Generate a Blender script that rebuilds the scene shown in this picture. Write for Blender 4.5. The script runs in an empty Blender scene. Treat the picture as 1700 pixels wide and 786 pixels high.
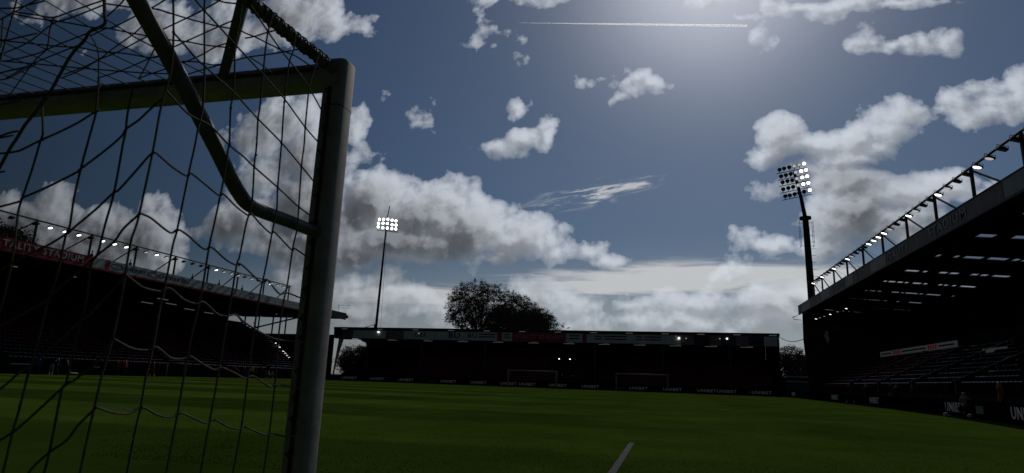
import bpy, bmesh, math, random
import numpy as np
from mathutils import Vector, Matrix
rad = math.radians
random.seed(7)
scene = bpy.context.scene
col = scene.collection

# ------------------------------------------------------------------ camera
H = 1.06
F_PX, CX, CY = 1040.0, 850.0, 393.0
_Y = Vector((1112 - CX, CY - 640, F_PX)).normalized()
_Z = Vector((159.0, 4483.0, F_PX)); _Z = (_Z - _Y * _Z.dot(_Y)).normalized()
_X = _Y.cross(_Z)
if _X.x < 0: _X = -_X
RIGHT = Vector((_X.x, _Y.x, _Z.x)); UP = Vector((_X.y, _Y.y, _Z.y)); FWD = Vector((_X.z, _Y.z, _Z.z))
cam_data = bpy.data.cameras.new('camera')
cam = bpy.data.objects.new('camera', cam_data); col.objects.link(cam)
m3 = Matrix((RIGHT, UP, -FWD)).transposed()
cam.matrix_world = Matrix.Translation((0, 0, H)) @ m3.to_4x4()
cam_data.sensor_width = 36.0
cam_data.lens = 36.0 * F_PX / 1700.0
cam_data.clip_start = 0.05
cam_data.clip_end = 60000
cam_data.dof.use_dof = True
cam_data.dof.focus_distance = 60.0
cam_data.dof.aperture_fstop = 7.0
scene.camera = cam
scene.view_settings.view_transform = 'Standard'
scene.view_settings.look = 'None'
scene.view_settings.gamma = 1.0
scene.view_settings.exposure = EXPO = -1.3

def ray(px, py):
    a, b = px - CX, CY - py
    return RIGHT * a + UP * b + FWD * F_PX
def on_x(px, py, X): d = ray(px, py); t = X / d.x; return Vector((X, d.y * t, H + d.z * t))
def on_y(px, py, Y): d = ray(px, py); t = Y / d.y; return Vector((d.x * t, Y, H + d.z * t))
def on_z(px, py, Z=0.0): d = ray(px, py); t = (Z - H) / d.z; return Vector((d.x * t, d.y * t, Z))

# ------------------------------------------------------------------ world: daylight sky with broken cumulus
SUN_EL, SUN_AZ = 36.5, 5.0        # azimuth clockwise from +Y
world = bpy.data.worlds.new('World'); scene.world = world; world.use_nodes = True
wt = world.node_tree; wt.nodes.clear()

class Node:
    """tiny expression wrapper round shader sockets"""
    def __init__(s, t, sock): s.t, s.s = t, sock
    def _m(s, op, *a, clamp=False):
        n = s.t.nodes.new('ShaderNodeMath'); n.operation = op; n.use_clamp = clamp
        for i, v in enumerate((s,) + a):
            if isinstance(v, Node): s.t.links.new(v.s, n.inputs[i])
            else: n.inputs[i].default_value = v
        return Node(s.t, n.outputs[0])
    def __add__(s, o): return s._m('ADD', o)
    def __radd__(s, o): return s._m('ADD', o)
    def __sub__(s, o): return s._m('SUBTRACT', o)
    def __rsub__(s, o): return s._m('MULTIPLY_ADD', -1.0, o)
    def __mul__(s, o): return s._m('MULTIPLY', o)
    def __rmul__(s, o): return s._m('MULTIPLY', o)
    def __truediv__(s, o): return s._m('DIVIDE', o)
    def __pow__(s, o): return s._m('POWER', o)
    def mx(s, o): return s._m('MAXIMUM', o)
    def mn(s, o): return s._m('MINIMUM', o)
    def clamp(s): return s._m('ADD', 0.0, clamp=True)
    def step(s, a, b, lo=0.0, hi=1.0):
        n = s.t.nodes.new('ShaderNodeMapRange'); n.interpolation_type = 'SMOOTHSTEP'
        s.t.links.new(s.s, n.inputs[0])
        n.inputs[1].default_value, n.inputs[2].default_value = a, b
        n.inputs[3].default_value, n.inputs[4].default_value = lo, hi
        return Node(s.t, n.outputs[0])

def vmath(t, op, *a, out=0):
    n = t.nodes.new('ShaderNodeVectorMath'); n.operation = op
    for i, v in enumerate(a):
        if isinstance(v, Node): t.links.new(v.s, n.inputs[i])
        else: n.inputs[i].default_value = v
    return Node(t, n.outputs['Value'] if op in ('LENGTH', 'DOT_PRODUCT', 'DISTANCE') else n.outputs[0])
def vscale(t, a, k):
    n = t.nodes.new('ShaderNodeVectorMath'); n.operation = 'SCALE'; t.links.new(a.s, n.inputs[0])
    if isinstance(k, Node): t.links.new(k.s, n.inputs['Scale'])
    else: n.inputs['Scale'].default_value = k
    return Node(t, n.outputs[0])
def noise(t, vec, scale, detail=4, rough=0.55, color=False, dist=0.0, lac=2.0):
    n = t.nodes.new('ShaderNodeTexNoise'); t.links.new(vec.s, n.inputs['Vector'])
    n.inputs['Scale'].default_value = scale; n.inputs['Detail'].default_value = detail
    n.inputs['Roughness'].default_value = rough; n.inputs['Distortion'].default_value = dist
    n.inputs['Lacunarity'].default_value = lac
    return Node(t, n.outputs['Color' if color else 0])
def mixcol(t, f, a, b, mode='MIX'):
    n = t.nodes.new('ShaderNodeMix'); n.data_type = 'RGBA'; n.blend_type = mode
    for i, v in ((0, f), (6, a), (7, b)):
        if isinstance(v, Node): t.links.new(v.s, n.inputs[i])
        elif i == 0: n.inputs[0].default_value = v
        else: n.inputs[i].default_value = (*v, 1) if len(v) == 3 else v
    return Node(t, n.outputs[2])

def skyuv(px, py):
    d = ray(px, py); return d.x / d.y, d.z / d.y
# cloud banks: centre x, y, half-width, half-height, density weight (photograph directions turned into sky directions)
BLOBS = [
 (130,2,95,24,.9),(285,45,110,36,.85),(400,60,60,40,.85),(495,28,85,44,.9),(572,48,45,22,.8),
 (455,215,78,50,.75),(520,262,80,55,.85),(592,212,24,30,1),(440,300,55,40,1),
 (420,362,80,46,1.1),(520,352,100,72,1.2),(618,330,72,56,1.3),(700,362,105,58,1.3),(790,372,75,54,1.2),(860,392,72,44,1.1),
 (925,415,62,24,1),(650,398,170,40,1.6),(540,402,150,46,1.5),(830,428,38,22,1),(905,395,40,30,1),
 (645,281,18,8,1),(1003,433,26,8,.9),(575,290,18,14,1),
 (55,368,100,46,1.2),(165,392,90,52,1.3),(245,345,21,22,1),(240,402,75,50,1.2),(302,385,42,20,1),(120,425,160,52,1.4),(285,432,26,26,1),
 (600,470,66,28,.8),(662,486,44,26,.9),(520,480,60,44,.9),(600,520,100,22,.8),(690,512,40,20,.8),
 (856,188,20,16,1),(862,233,62,17,1.1),(914,212,24,22,1),(828,244,32,14,1),(886,225,30,14,1),
 (1050,148,27,13,1),(1028,162,18,10,1),(1080,145,16,12,.7),(988,130,20,9,.6),(1003,140,14,8,.6),
 (1500,76,62,18,1),(1455,72,34,19,1),(1540,68,30,15,.9),
 (1300,222,44,36,1.1),(1290,246,44,18,1),(1350,232,40,24,1),(1408,225,66,34,1.1),(1475,206,58,36,1.1),(1405,258,48,20,1),(1450,235,60,22,1),
 (1662,166,62,36,1.1),(1695,150,50,40,1.1),(1640,185,50,22,1),(1600,170,20,12,.8),
 (1318,306,50,24,1),(1395,308,72,34,1.1),(1480,326,95,42,1.2),(1570,318,66,40,1.2),(1400,350,95,48,1.4),(1630,330,60,34,1),(1500,380,120,40,1.1),
 (1285,402,58,20,1),(1370,398,66,30,1),(1300,425,60,10,.7),
 (850,3,62,10,1),(1198,10,38,13,1),(1252,64,20,18,.9),(1236,38,22,13,.9),(1320,10,50,13,1),(1400,6,78,13,1),(1480,5,60,10,1),(1560,2,44,8,.9),
 (825,80,22,15,.40),(662,218,13,12,.25),
 (955,516,90,20,.75),(1050,516,90,22,.85),(1180,508,100,32,1.05),(1268,504,80,34,1.05),(880,492,42,24,1),(1200,458,26,16,.8),(1335,490,70,30,1),(1110,536,260,20,1),(780,520,90,24,.8),
]
def cloud_field(t, p, det=8, amp=.235):
    wv = noise(t, p, 9.0, 4, .55, color=True)
    q = vmath(t, 'ADD', p, vscale(t, vmath(t, 'SUBTRACT', wv, (.5, .5, .5)), .085))
    acc = None
    for (x, y, rx, ry, w) in BLOBS:
        u0, v0 = skyuv(x, y)
        ux, _ = skyuv(x + rx, y); _, vy = skyuv(x, y - ry)
        a, b = 1.12 * abs(ux - u0), 1.12 * abs(vy - v0)
        l = vmath(t, 'LENGTH', vmath(t, 'MULTIPLY_ADD', q, (1 / a, 1 / b, 0), (-u0 / a, -v0 / b, 0)))
        ww = w * (min(a, b) ** .66) * 0.66
        d = l._m('MULTIPLY_ADD', -ww, ww)
        acc = d if acc is None else acc._m('SMOOTH_MAX', d, 0.006)
    f = noise(t, p, 13.0, det, .54) - .5
    return acc.mx(-.15) + f * amp

def build_world(t):
    tc = t.nodes.new('ShaderNodeTexCoord'); d = Node(t, tc.outputs['Generated'])
    sx = t.nodes.new('ShaderNodeSeparateXYZ'); t.links.new(d.s, sx.inputs[0])
    dx, dy, dz = (Node(t, o) for o in sx.outputs)
    ady = dy._m('ABSOLUTE').mx(.12)
    u, v = dx / ady, dz / ady
    cb = t.nodes.new('ShaderNodeCombineXYZ'); t.links.new(u.s, cb.inputs[0]); t.links.new(v.s, cb.inputs[1])
    p = Node(t, cb.outputs[0])
    sky = t.nodes.new('ShaderNodeTexSky'); sky.sky_type = 'NISHITA'; sky.sun_disc = False
    sky.sun_elevation = rad(SUN_EL); sky.sun_rotation = rad(SUN_AZ)
    sky.air_density = 1.0; sky.dust_density = .35; sky.ozone_density = 2.5
    skyc = Node(t, sky.outputs[0])
    el, az = rad(SUN_EL), rad(SUN_AZ)
    sd = (math.sin(az) * math.cos(el), math.cos(az) * math.cos(el), math.sin(el))
    cs = vmath(t, 'DOT_PRODUCT', d, sd)          # cosine of the angle to the sun
    gain = cs.step(.42, .96, .30, 1.0)
    halo = (cs.mx(0.0) ** 85.0) * 1.15 + (cs.mx(0.0) ** 14.0) * .07
    bg = vscale(t, skyc, SKY_K)
    bg = mixcol(t, 1.0, bg, (.80, .92, 1.06), 'MULTIPLY')
    bg = vscale(t, bg, cs.step(.40, .97, .27, 1.0))
    # thin veil of haze that scatters forward round the sun
    hz = t.nodes.new('ShaderNodeCombineXYZ')
    for i, c in enumerate((1.0, 1.0, 1.05)): hz.inputs[i].default_value = c
    bg = vmath(t, 'ADD', bg, vscale(t, Node(t, hz.outputs[0]), halo * HALO_K))
    # high streaky layers
    st = vmath(t, 'MULTIPLY', p, (3.0, 30.0, 1))
    sn = noise(t, st, 1.6, 6, .6, dist=.6)
    def gauss(cx_, cy_, rx_, ry_, slope=0.0):
        u0, v0 = skyuv(cx_, cy_); ux, _ = skyuv(cx_ + rx_, cy_); _, vy = skyuv(cx_, cy_ - ry_)
        a = (u - u0) / abs(ux - u0); b = (v - v0 - (u - u0) * slope) / abs(vy - v0)
        return (a * a + b * b)._m('MULTIPLY', -1.0)._m('EXPONENT')
    lay = gauss(1110, 462, 270, 24, .03).mx(gauss(1420, 470, 240, 26)).mx(gauss(720, 490, 170, 16) * .8)
    lay_a = ((lay * 1.5 + (sn - .5) * 3.0 * lay._m('POWER', .4))).step(.22, .95) * 1.0
    cir = gauss(985, 322, 95, 17, .16).mx(gauss(1040, 312, 60, 12, .2))
    st2 = vmath(t, 'MULTIPLY', vmath(t, 'ADD', p, (3, 0, 0)), (7.0, 42.0, 1))
    rot = t.nodes.new('ShaderNodeVectorRotate'); rot.rotation_type = 'Z_AXIS'; rot.inputs['Angle'].default_value = rad(-9)
    t.links.new(p.s, rot.inputs['Vector'])
    st2 = vmath(t, 'MULTIPLY', Node(t, rot.outputs[0]), (9.0, 60.0, 1))
    cn = noise(t, st2, 1.5, 6, .65, dist=.8)
    cir_a = (cir * (cn - .44) * 9.0).step(.1, 1.3) * .85
    haze = v.step(.02, .24, .42, 0.0) * v.step(-.05, .03)
    # cumulus
    D = cloud_field(t, p)
    su, sv = math.tan(az), math.tan(el) / math.cos(az)
    L = vmath(t, 'NORMALIZE', vmath(t, 'SUBTRACT', (su, sv, 0), p))
    D2 = cloud_field(t, vmath(t, 'ADD', p, vscale(t, L, .014)), 5)
    D3 = cloud_field(t, vmath(t, 'ADD', p, vscale(t, L, .058)), 2, .18)
    al = 1.0 - ((D + .004).mx(0.0) * -30.0)._m('EXPONENT')
    tau = D.mx(0.0) * 2.5 + D2.mx(0.0) * 4.5 + D3.mx(0.0) * 11.0
    relief = ((D - D2) * 10.0).mx(-.16).mn(.24)
    bl = noise(t, p, 21.0, 7, .6) - noise(t, vmath(t, 'ADD', p, vscale(t, L, .009)), 21.0, 7, .6)
    lum = (tau * -1.0)._m('EXPONENT') * .60 + relief * .45 + bl * .10 + .10
    lum = lum.mx(.06)
    ccol = t.nodes.new('ShaderNodeCombineXYZ')
    for i, c in enumerate((.94, 1.0, 1.09)): t.links.new((lum * gain * c * CLOUD_K).s, ccol.inputs[i])
    white = t.nodes.new('ShaderNodeCombineXYZ')
    for i, c in enumerate((.97, 1.0, 1.03)): t.links.new((gain * (.56 * c * CLOUD_K)).s, white.inputs[i])
    white = Node(t, white.outputs[0])
    c = mixcol(t, haze, bg, white)
    c = mixcol(t, lay_a, c, white)
    c = mixcol(t, cir_a, c, white)
    c = mixcol(t, al, c, Node(t, ccol.outputs[0]))
    b = t.nodes.new('ShaderNodeBackground'); b.inputs[1].default_value = 0.1
    t.links.new(c.s, b.inputs[0])
    o = t.nodes.new('ShaderNodeOutputWorld'); t.links.new(b.outputs[0], o.inputs[0])
SKY_K, HALO_K, CLOUD_K = .55, 9.0, 24.0
build_world(wt)
world.cycles.sampling_method = 'MANUAL'; world.cycles.sample_map_resolution = 512

sun_d = bpy.data.lights.new('sun', 'SUN'); sun_d.energy = 2.0; sun_d.angle = rad(.5); sun_d.color = (1, .95, .88)
sun = bpy.data.objects.new('sun', sun_d); col.objects.link(sun)
_el, _az = rad(SUN_EL), rad(SUN_AZ)
SDIR = Vector((math.sin(_az) * math.cos(_el), math.cos(_az) * math.cos(_el), math.sin(_el)))
sun.rotation_euler = SDIR.to_track_quat('Z', 'Y').to_euler()

# ------------------------------------------------------------------ helpers
def material(name, color, rough=.8, metal=0.0, spec=.3, var=.25, scale=6.0, bump=0.0, bscale=40.0, emit=None, estr=0.0):
    m = bpy.data.materials.new(name); m.use_nodes = True
    t = m.node_tree; b = t.nodes['Principled BSDF']
    b.inputs['Roughness'].default_value = rough; b.inputs['Metallic'].default_value = metal
    b.inputs['Specular IOR Level'].default_value = spec
    tc = t.nodes.new('ShaderNodeTexCoord'); o = Node(t, tc.outputs['Object'])
    n = noise(t, o, scale, 6, .6)
    lo = tuple(c * (1 - var) for c in color); hi = tuple(min(1, c * (1 + var)) for c in color)
    c = mixcol(t, n.step(.3, .7), lo, hi)
    t.links.new(c.s, b.inputs['Base Color'])
    if bump:
        bn = t.nodes.new('ShaderNodeBump'); bn.inputs['Strength'].default_value = bump; bn.inputs['Distance'].default_value = .01
        t.links.new(noise(t, o, bscale, 4, .6).s, bn.inputs['Height']); t.links.new(bn.outputs[0], b.inputs['Normal'])
    if emit:
        b.inputs['Emission Color'].default_value = (*emit, 1); b.inputs['Emission Strength'].default_value = estr
    return m

class MB:
    """collects geometry for one mesh"""
    def __init__(s): s.v, s.f, s.m = [], [], []
    def add(s, vs, fs, mi=0):
        o = len(s.v); s.v += [tuple(v) for v in vs]; s.f += [tuple(i + o for i in f) for f in fs]; s.m += [mi] * len(fs); return s
    def box(s, lo, hi, mi=0):
        (a, b, c), (d, e, g) = lo, hi
        vs = [(a, b, c), (d, b, c), (d, e, c), (a, e, c), (a, b, g), (d, b, g), (d, e, g), (a, e, g)]
        return s.add(vs, [(0, 3, 2, 1), (4, 5, 6, 7), (0, 1, 5, 4), (1, 2, 6, 5), (2, 3, 7, 6), (3, 0, 4, 7)], mi)
    def prism(s, pts, off, mi=0):
        """polygon pts extruded by vector off"""
        n = len(pts); off = Vector(off); a = [Vector(p) for p in pts]; b = [p + off for p in a]
        fs = [tuple(range(n))[::-1], tuple(range(n, 2 * n))] + [(i, (i + 1) % n, n + (i + 1) % n, n + i) for i in range(n)]
        return s.add(a + b, fs, mi)
    def tube(s, pts, r, n=6, mi=0, cap=True):
        pts = [Vector(p) for p in pts]
        rs = r if isinstance(r, (list, tuple)) else [r] * len(pts)
        vs, fs = [], []
        ref = Vector((0, 0, 1))
        d0 = (pts[1] - pts[0]).normalized()
        if abs(d0.z) > .9: ref = Vector((1, 0, 0))
        a = d0.cross(ref).normalized()
        for i, p in enumerate(pts):
            d = (pts[min(i + 1, len(pts) - 1)] - pts[max(i - 1, 0)]).normalized()
            a = (a - d * a.dot(d))
            a = a.normalized() if a.length > 1e-6 else d.orthogonal().normalized()
            b = d.cross(a)
            for k in range(n):
                t = 2 * math.pi * k / n; vs.append(p + (a * math.cos(t) + b * math.sin(t)) * rs[i])
        for i in range(len(pts) - 1):
            for k in range(n):
                k2 = (k + 1) % n; fs.append((i * n + k, i * n + k2, (i + 1) * n + k2, (i + 1) * n + k))
        if cap: fs += [tuple(range(n))[::-1], tuple((len(pts) - 1) * n + k for k in range(n))]
        return s.add(vs, fs, mi)
    def beam(s, a, b, w, h, mi=0):
        """rectangular bar from a to b, w wide, h high"""
        a, b = Vector(a), Vector(b); d = (b - a).normalized()
        up = Vector((0, 0, 1)) if abs(d.z) < .95 else Vector((0, 1, 0))
        x = d.cross(up).normalized() * (w / 2); y = x.cross(d).normalized() * (h / 2)
        vs = [p + sx * x + sy * y for p in (a, b) for sx, sy in ((-1, -1), (1, -1), (1, 1), (-1, 1))]
        return s.add(vs, [(3, 2, 1, 0), (4, 5, 6, 7), (0, 1, 5, 4), (1, 2, 6, 5), (2, 3, 7, 6), (3, 0, 4, 7)], mi)
    def build(s, name, mats, parent=None, smooth=False, loc=None):
        me = bpy.data.meshes.new(name); me.from_pydata(s.v, [], s.f)
        mats = mats if isinstance(mats, (list, tuple)) else [mats]
        for m in mats: me.materials.append(m)
        if len(mats) > 1: me.polygons.foreach_set('material_index', s.m)
        if smooth: me.polygons.foreach_set('use_smooth', [True] * len(s.f))
        me.update()
        o = bpy.data.objects.new(name, me); col.objects.link(o)
        if loc is not None: o.location = loc
        if parent: o.parent = parent
        return o

def islands(mb):
    par = list(range(len(mb.v)))
    def find(i):
        while par[i] != i: par[i] = par[par[i]]; i = par[i]
        return i
    for f in mb.f:
        r0 = find(f[0])
        for i in f[1:]: par[find(i)] = r0
    groups = {}
    for k, f in enumerate(mb.f): groups.setdefault(find(f[0]), []).append(k)
    out = []
    for ks in groups.values():
        m_ = MB(); ids = {}
        for k in ks:
            for i in mb.f[k]:
                if i not in ids: ids[i] = len(m_.v); m_.v.append(mb.v[i])
            m_.f.append(tuple(ids[i] for i in mb.f[k])); m_.m.append(mb.m[k])
        out.append(m_)
    return out
def pieces(mb, name, mats, parent):
    for m_ in islands(mb): m_.build(name, mats, parent)
SPLIT = {'purlin', 'panel_joint', 'fascia_panel', 'red_mark', 'printed_line', 'red_panel', 'round_mark', 'roof_column', 'roof_light', 'infill_sheet', 'roof_panel', 'gable_brace', 'fascia_trim', 'strip_lamp', 'climbing_step', 'lamp_rail', 'rigging_bar'}
def tag(o, label=None, cat=None, group=None, kind=None):
    if label: o['label'] = label
    if cat: o['category'] = cat
    if group: o['group'] = group
    if kind: o['kind'] = kind
    return o
def thing(name, label, cat, loc=(0, 0, 0), group=None, rz=0.0):
    o = bpy.data.objects.new(name, None); col.objects.link(o); o.location = loc; o.rotation_euler = (0, 0, rz)
    o.empty_display_size = .1
    return tag(o, label, cat, group)
def copy_tree(o, parent=None):
    c = o.copy(); col.objects.link(c)
    if parent: c.parent = parent
    for ch in list(o.children): copy_tree(ch, c)
    return c
_fonts = {}
def text_mesh(body, size, depth=.01, name='lettering', stretch=1.0):
    """flat letters in the local XY plane, centred"""
    cu = bpy.data.curves.new(name, 'FONT'); cu.body = body; cu.size = size; cu.extrude = depth; cu.align_x = 'CENTER'; cu.align_y = 'CENTER'
    cu.offset = size * .018; cu.space_character = 1.12; cu.resolution_u = 2
    tmp = bpy.data.objects.new('tmp_text', cu); col.objects.link(tmp)
    bpy.context.view_layer.update()
    me = bpy.data.meshes.new_from_object(tmp.evaluated_get(bpy.context.evaluated_depsgraph_get()))
    bpy.data.objects.remove(tmp); bpy.data.curves.remove(cu)
    if stretch != 1.0:
        for v in me.vertices: v.co.x *= stretch
    me.name = name
    return me
def place_text(me, mat, origin, right, up, parent, name='lettering'):
    o = bpy.data.objects.new(name, me); col.objects.link(o)
    if not me.materials: me.materials.append(mat)
    r, u = Vector(right).normalized(), Vector(up).normalized(); n = r.cross(u)
    o.matrix_world = Matrix.Translation(origin) @ Matrix((r, u, n)).transposed().to_4x4()
    if parent: o.parent = parent; o.matrix_parent_inverse = Matrix.Translation(-parent.location)
    return o

# ------------------------------------------------------------------ materials
M = {}
M['white_metal'] = material('painted_white_metal', (.36, .33, .34), .6, spec=.25, var=.22, scale=9)
M['frame_metal'] = material('weathered_frame_metal', (.125, .115, .12), .5, spec=.3, var=.35, scale=14)
M['cord'] = material('net_cord', (.115, .105, .09), .8, var=.4, scale=60)
M['tape'] = material('black_net_tape', (.03, .03, .03), .7, var=.4, scale=30)
M['dark_steel'] = material('dark_steel', (.035, .036, .04), .55, spec=.3)
M['black_steel'] = material('black_steel', (.018, .018, .02), .6, spec=.2)
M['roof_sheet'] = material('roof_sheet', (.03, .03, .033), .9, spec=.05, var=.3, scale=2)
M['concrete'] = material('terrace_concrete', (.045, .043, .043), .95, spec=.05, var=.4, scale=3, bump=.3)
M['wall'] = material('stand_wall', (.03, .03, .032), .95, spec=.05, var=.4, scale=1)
M['seat_red'] = material('red_seat_plastic', (.11, .008, .010), .8, spec=.04, var=.3, scale=8)
M['seat_black'] = material('black_seat_plastic', (.006, .006, .007), .8, spec=.04, var=.3, scale=8)
M['seat_glint_lip'] = material('seat_glint_lip', (.45, .45, .48), .3, .6, spec=.5)  # pale half-metal strip standing in for glints on the seat tops
M['red'] = material('red_fascia', (.30, .012, .022), .6, var=.2, scale=1.5)
M['fascia_grey'] = material('pale_grey_fascia', (.22, .24, .26), .6, var=.18, scale=1.2)
M['fascia_dark'] = material('dim_fascia', (.17, .14, .155), .7, var=.25, scale=1.2)
M['fascia_far'] = material('pale_fascia', (.48, .52, .53), .6, var=.15, scale=1.2)
M['goal_dull'] = material('dull_white_goal', (.26, .26, .26), .6, spec=.1)
M['lamp_faint'] = material('faint_strip_lamp', (.3, .3, .3), .5, emit=(1, .98, .93), estr=.14)
M['sign_glow'] = material('sign_glow', (.2, .2, .22), .5, emit=(.85, .9, 1), estr=.05)  # plain signboard with added glow, lifting it under the dark roof
M['red_glow'] = material('sign_glow_red', (.3, .02, .02), .5, emit=(1, .05, .04), estr=.07)  # red marks of the same sign, brightened by added emission
M['led_text'] = material('led_lettering', (.06, .06, .07), .6, emit=(.85, .9, 1), estr=.040)
M['ink'] = material('dark_ink', (.02, .03, .045), .7)
M['pale'] = material('pale_print', (.50, .52, .54), .6, var=.1)
M['board'] = material('led_board_black', (.006, .007, .008), 1.0, spec=0.0)
M['board_text'] = material('board_lettering', (.26, .27, .30), .6, var=.25, scale=4)
M['green_print'] = material('green_print', (.012, .10, .05), .6)
M['glassroof'] = None
M['foliage'] = material('foliage', (.075, .075, .030), .7, var=.5, scale=.6)
M['bark'] = material('bark', (.05, .04, .03), .9, var=.4, scale=8)
M['skin'] = material('skin', (.35, .20, .15), .6, var=.05)
M['hair'] = material('hair', (.03, .02, .015), .7)
M['lamp_lit'] = material('lit_lamp_glass', (.8, .8, .8), .3, emit=(1, .97, .92), estr=9.0)
M['lamp_dim'] = material('dim_lamp_glass', (.6, .6, .6), .3, emit=(1, .97, .92), estr=1.0)
M['lamp_off'] = material('unlit_lamp_glass', (.10, .11, .12), .2, spec=.5)
M['navy'] = material('navy_cloth', (.015, .018, .035), .9)
M['blue'] = material('blue_cloth', (.02, .05, .30), .9)
M['orange'] = material('orange_cloth', (.35, .06, .015), .9)
M['redcloth'] = material('red_cloth', (.22, .012, .012), .9)
M['grey_cloth'] = material('grey_cloth', (.22, .22, .23), .9)
M['black_cloth'] = material('black_cloth', (.015, .015, .016), .9)
M['white_cloth'] = material('white_cloth', (.7, .7, .7), .9)
M['yellow'] = material('yellow_hi_vis', (.55, .60, .04), .8)
M['teal'] = material('teal_sheet', (.02, .10, .085), .7)
M['line'] = material('line_paint', (.05, .055, .055), .9, var=.35, scale=14)

# translucent roof light sheet
m = bpy.data.materials.new('roof_light_sheet'); m.use_nodes = True; t = m.node_tree; t.nodes.clear()
tr = t.nodes.new('ShaderNodeBsdfTranslucent'); tr.inputs[0].default_value = (.72, .74, .76, 1)
tp = t.nodes.new('ShaderNodeBsdfTransparent'); tp.inputs[0].default_value = (.8, .82, .85, 1)
mx = t.nodes.new('ShaderNodeMixShader'); mx.inputs[0].default_value = .82
t.links.new(tr.outputs[0], mx.inputs[1]); t.links.new(tp.outputs[0], mx.inputs[2])
o_ = t.nodes.new('ShaderNodeOutputMaterial'); t.links.new(mx.outputs[0], o_.inputs[0]); M['glassroof'] = m

# turf: mowing bands, patches, fine blades
def turf_material():
    m = bpy.data.materials.new('mown_turf'); m.use_nodes = True; t = m.node_tree; b = t.nodes['Principled BSDF']
    tc = t.nodes.new('ShaderNodeTexCoord'); o = Node(t, tc.outputs['Object'])
    sx = t.nodes.new('ShaderNodeSeparateXYZ'); t.links.new(o.s, sx.inputs[0])
    X, Y = Node(t, sx.outputs[0]), Node(t, sx.outputs[1])
    wob = noise(t, o, .25, 3, .5) - .5
    s1 = ((Y + wob * .5) * (math.pi / 5.6) + .6)._m('SINE').step(-.22, .22)
    fade = (X + Y * .22).step(-12.0, 9.0, 1.0, .16)
    s2 = ((X + wob * .5) * (math.pi / 5.0) + 1.2)._m('SINE').step(-.25, .25)
    band = (s1 - .5) * fade + (s2 - .5) * .22
    patch = noise(t, o, .35, 5, .6); fine = noise(t, vmath(t, 'MULTIPLY', o, (1, .45, 1)), 34.0, 6, .75); speck = noise(t, o, 9.0, 5, .7)
    k = band * .55 + (patch - .5) * .45 + (speck - .5) * .55 + (fine - .5) * 1.1 + 1.0
    k = k.mx(.2)
    c = mixcol(t, patch.step(.35, .7), TURF_A, TURF_B)
    c = vscale(t, c, k)
    t.links.new(c.s, b.inputs['Base Color'])
    b.inputs['Roughness'].default_value = 1.0; b.inputs['Specular IOR Level'].default_value = 0.0
    bn = t.nodes.new('ShaderNodeBump'); bn.inputs['Strength'].default_value = .5; bn.inputs['Distance'].default_value = .03
    t.links.new(fine.s, bn.inputs['Height']); t.links.new(bn.outputs[0], b.inputs['Normal'])
    return m
TURF_A, TURF_B = (.048, .088, .011), (.064, .108, .014)
M['turf'] = turf_material()
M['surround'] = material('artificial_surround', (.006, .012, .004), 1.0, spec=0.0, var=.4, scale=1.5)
M['outer'] = material('outer_ground', (.05, .05, .045), .95, var=.4, scale=.2)

# ------------------------------------------------------------------ ground
def sheet(name, pts, z, mat):
    mb = MB(); mb.add([(x, y, z) for x, y in pts], [tuple(range(len(pts)))])
    return tag(mb.build(name, mat), kind='structure')
sheet('ground', [(-6000, -6000), (6000, -6000), (6000, 9000), (-6000, 9000)], -.012, M['outer'])
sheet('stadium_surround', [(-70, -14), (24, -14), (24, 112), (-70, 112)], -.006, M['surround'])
sheet('pitch', [(-61.2, -9), (11.0, -9), (11.6, 26), (13.3, 36.5), (14.3, 49), (15.0, 62), (15.6, 80), (16.2, 103.2), (-61.2, 103.2)], 0.0, M['turf'])
def blades():
    rg = np.random.default_rng(5); n = 45000
    y = 6.5 + 13.5 * rg.random(n) ** 1.5; x = (-.95 * y - .6) + rg.random(n) * (1.55 * y + 1.2)
    ok = x < 10; x, y = x[ok], y[ok]; n = len(x)
    clump = .5 + .5 * np.sin(x * 5.1 + 1.7 * np.sin(y * 3.3)) * np.sin(y * 4.7 + 1.3 * np.sin(x * 2.9))
    hgt = (.008 + .016 * rg.random(n)) * (.6 + .7 * clump); w = .0022 + .0022 * rg.random(n); an = rg.random(n) * np.pi; le = rg.normal(0, .010, (n, 2))
    v = np.zeros((n, 3, 3)); v[:, 0] = np.stack([x - np.cos(an) * w, y - np.sin(an) * w, np.full(n, -.002)], 1); v[:, 1] = np.stack([x + np.cos(an) * w, y + np.sin(an) * w, np.full(n, -.002)], 1)
    v[:, 2] = np.stack([x + le[:, 0], y + le[:, 1], hgt], 1)
    me = bpy.data.meshes.new('grass'); me.from_pydata(v.reshape(-1, 3).tolist(), [], np.arange(3 * n).reshape(n, 3).tolist()); me.materials.append(M['blade'])
    o = bpy.data.objects.new('grass', me); col.objects.link(o); tag(o, 'short blades of mown green grass', 'grass', kind='stuff')
M['blade'] = material('grass_blade', (.070, .125, .014), .8, spec=.05, var=.6, scale=1.3)
blades()
sheet('penalty_area_line', [(-.75, -4), (-.655, -4), (-.655, 12.3), (-.75, 12.3)], .004, M['line'])
mb = MB(); n = 26; R_ = 9.15
a0, a1 = math.atan2(14.2 - 6.9, -12.2 + 19.6), math.atan2(10.0, 2.9)
pts = [(-19.6 + r * math.cos(a0 + (a1 - a0) * i / n) * 1.11, 5.7 + r * 1.11 * math.sin(a0 + (a1 - a0) * i / n), .004) for i in range(n + 1) for r in (R_ - .035, R_ + .035)]
mb.add(pts, [(2 * i, 2 * i + 1, 2 * i + 3, 2 * i + 2) for i in range(n)]); tag(mb.build('penalty_arc_line', M['line']), kind='structure')

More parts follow.
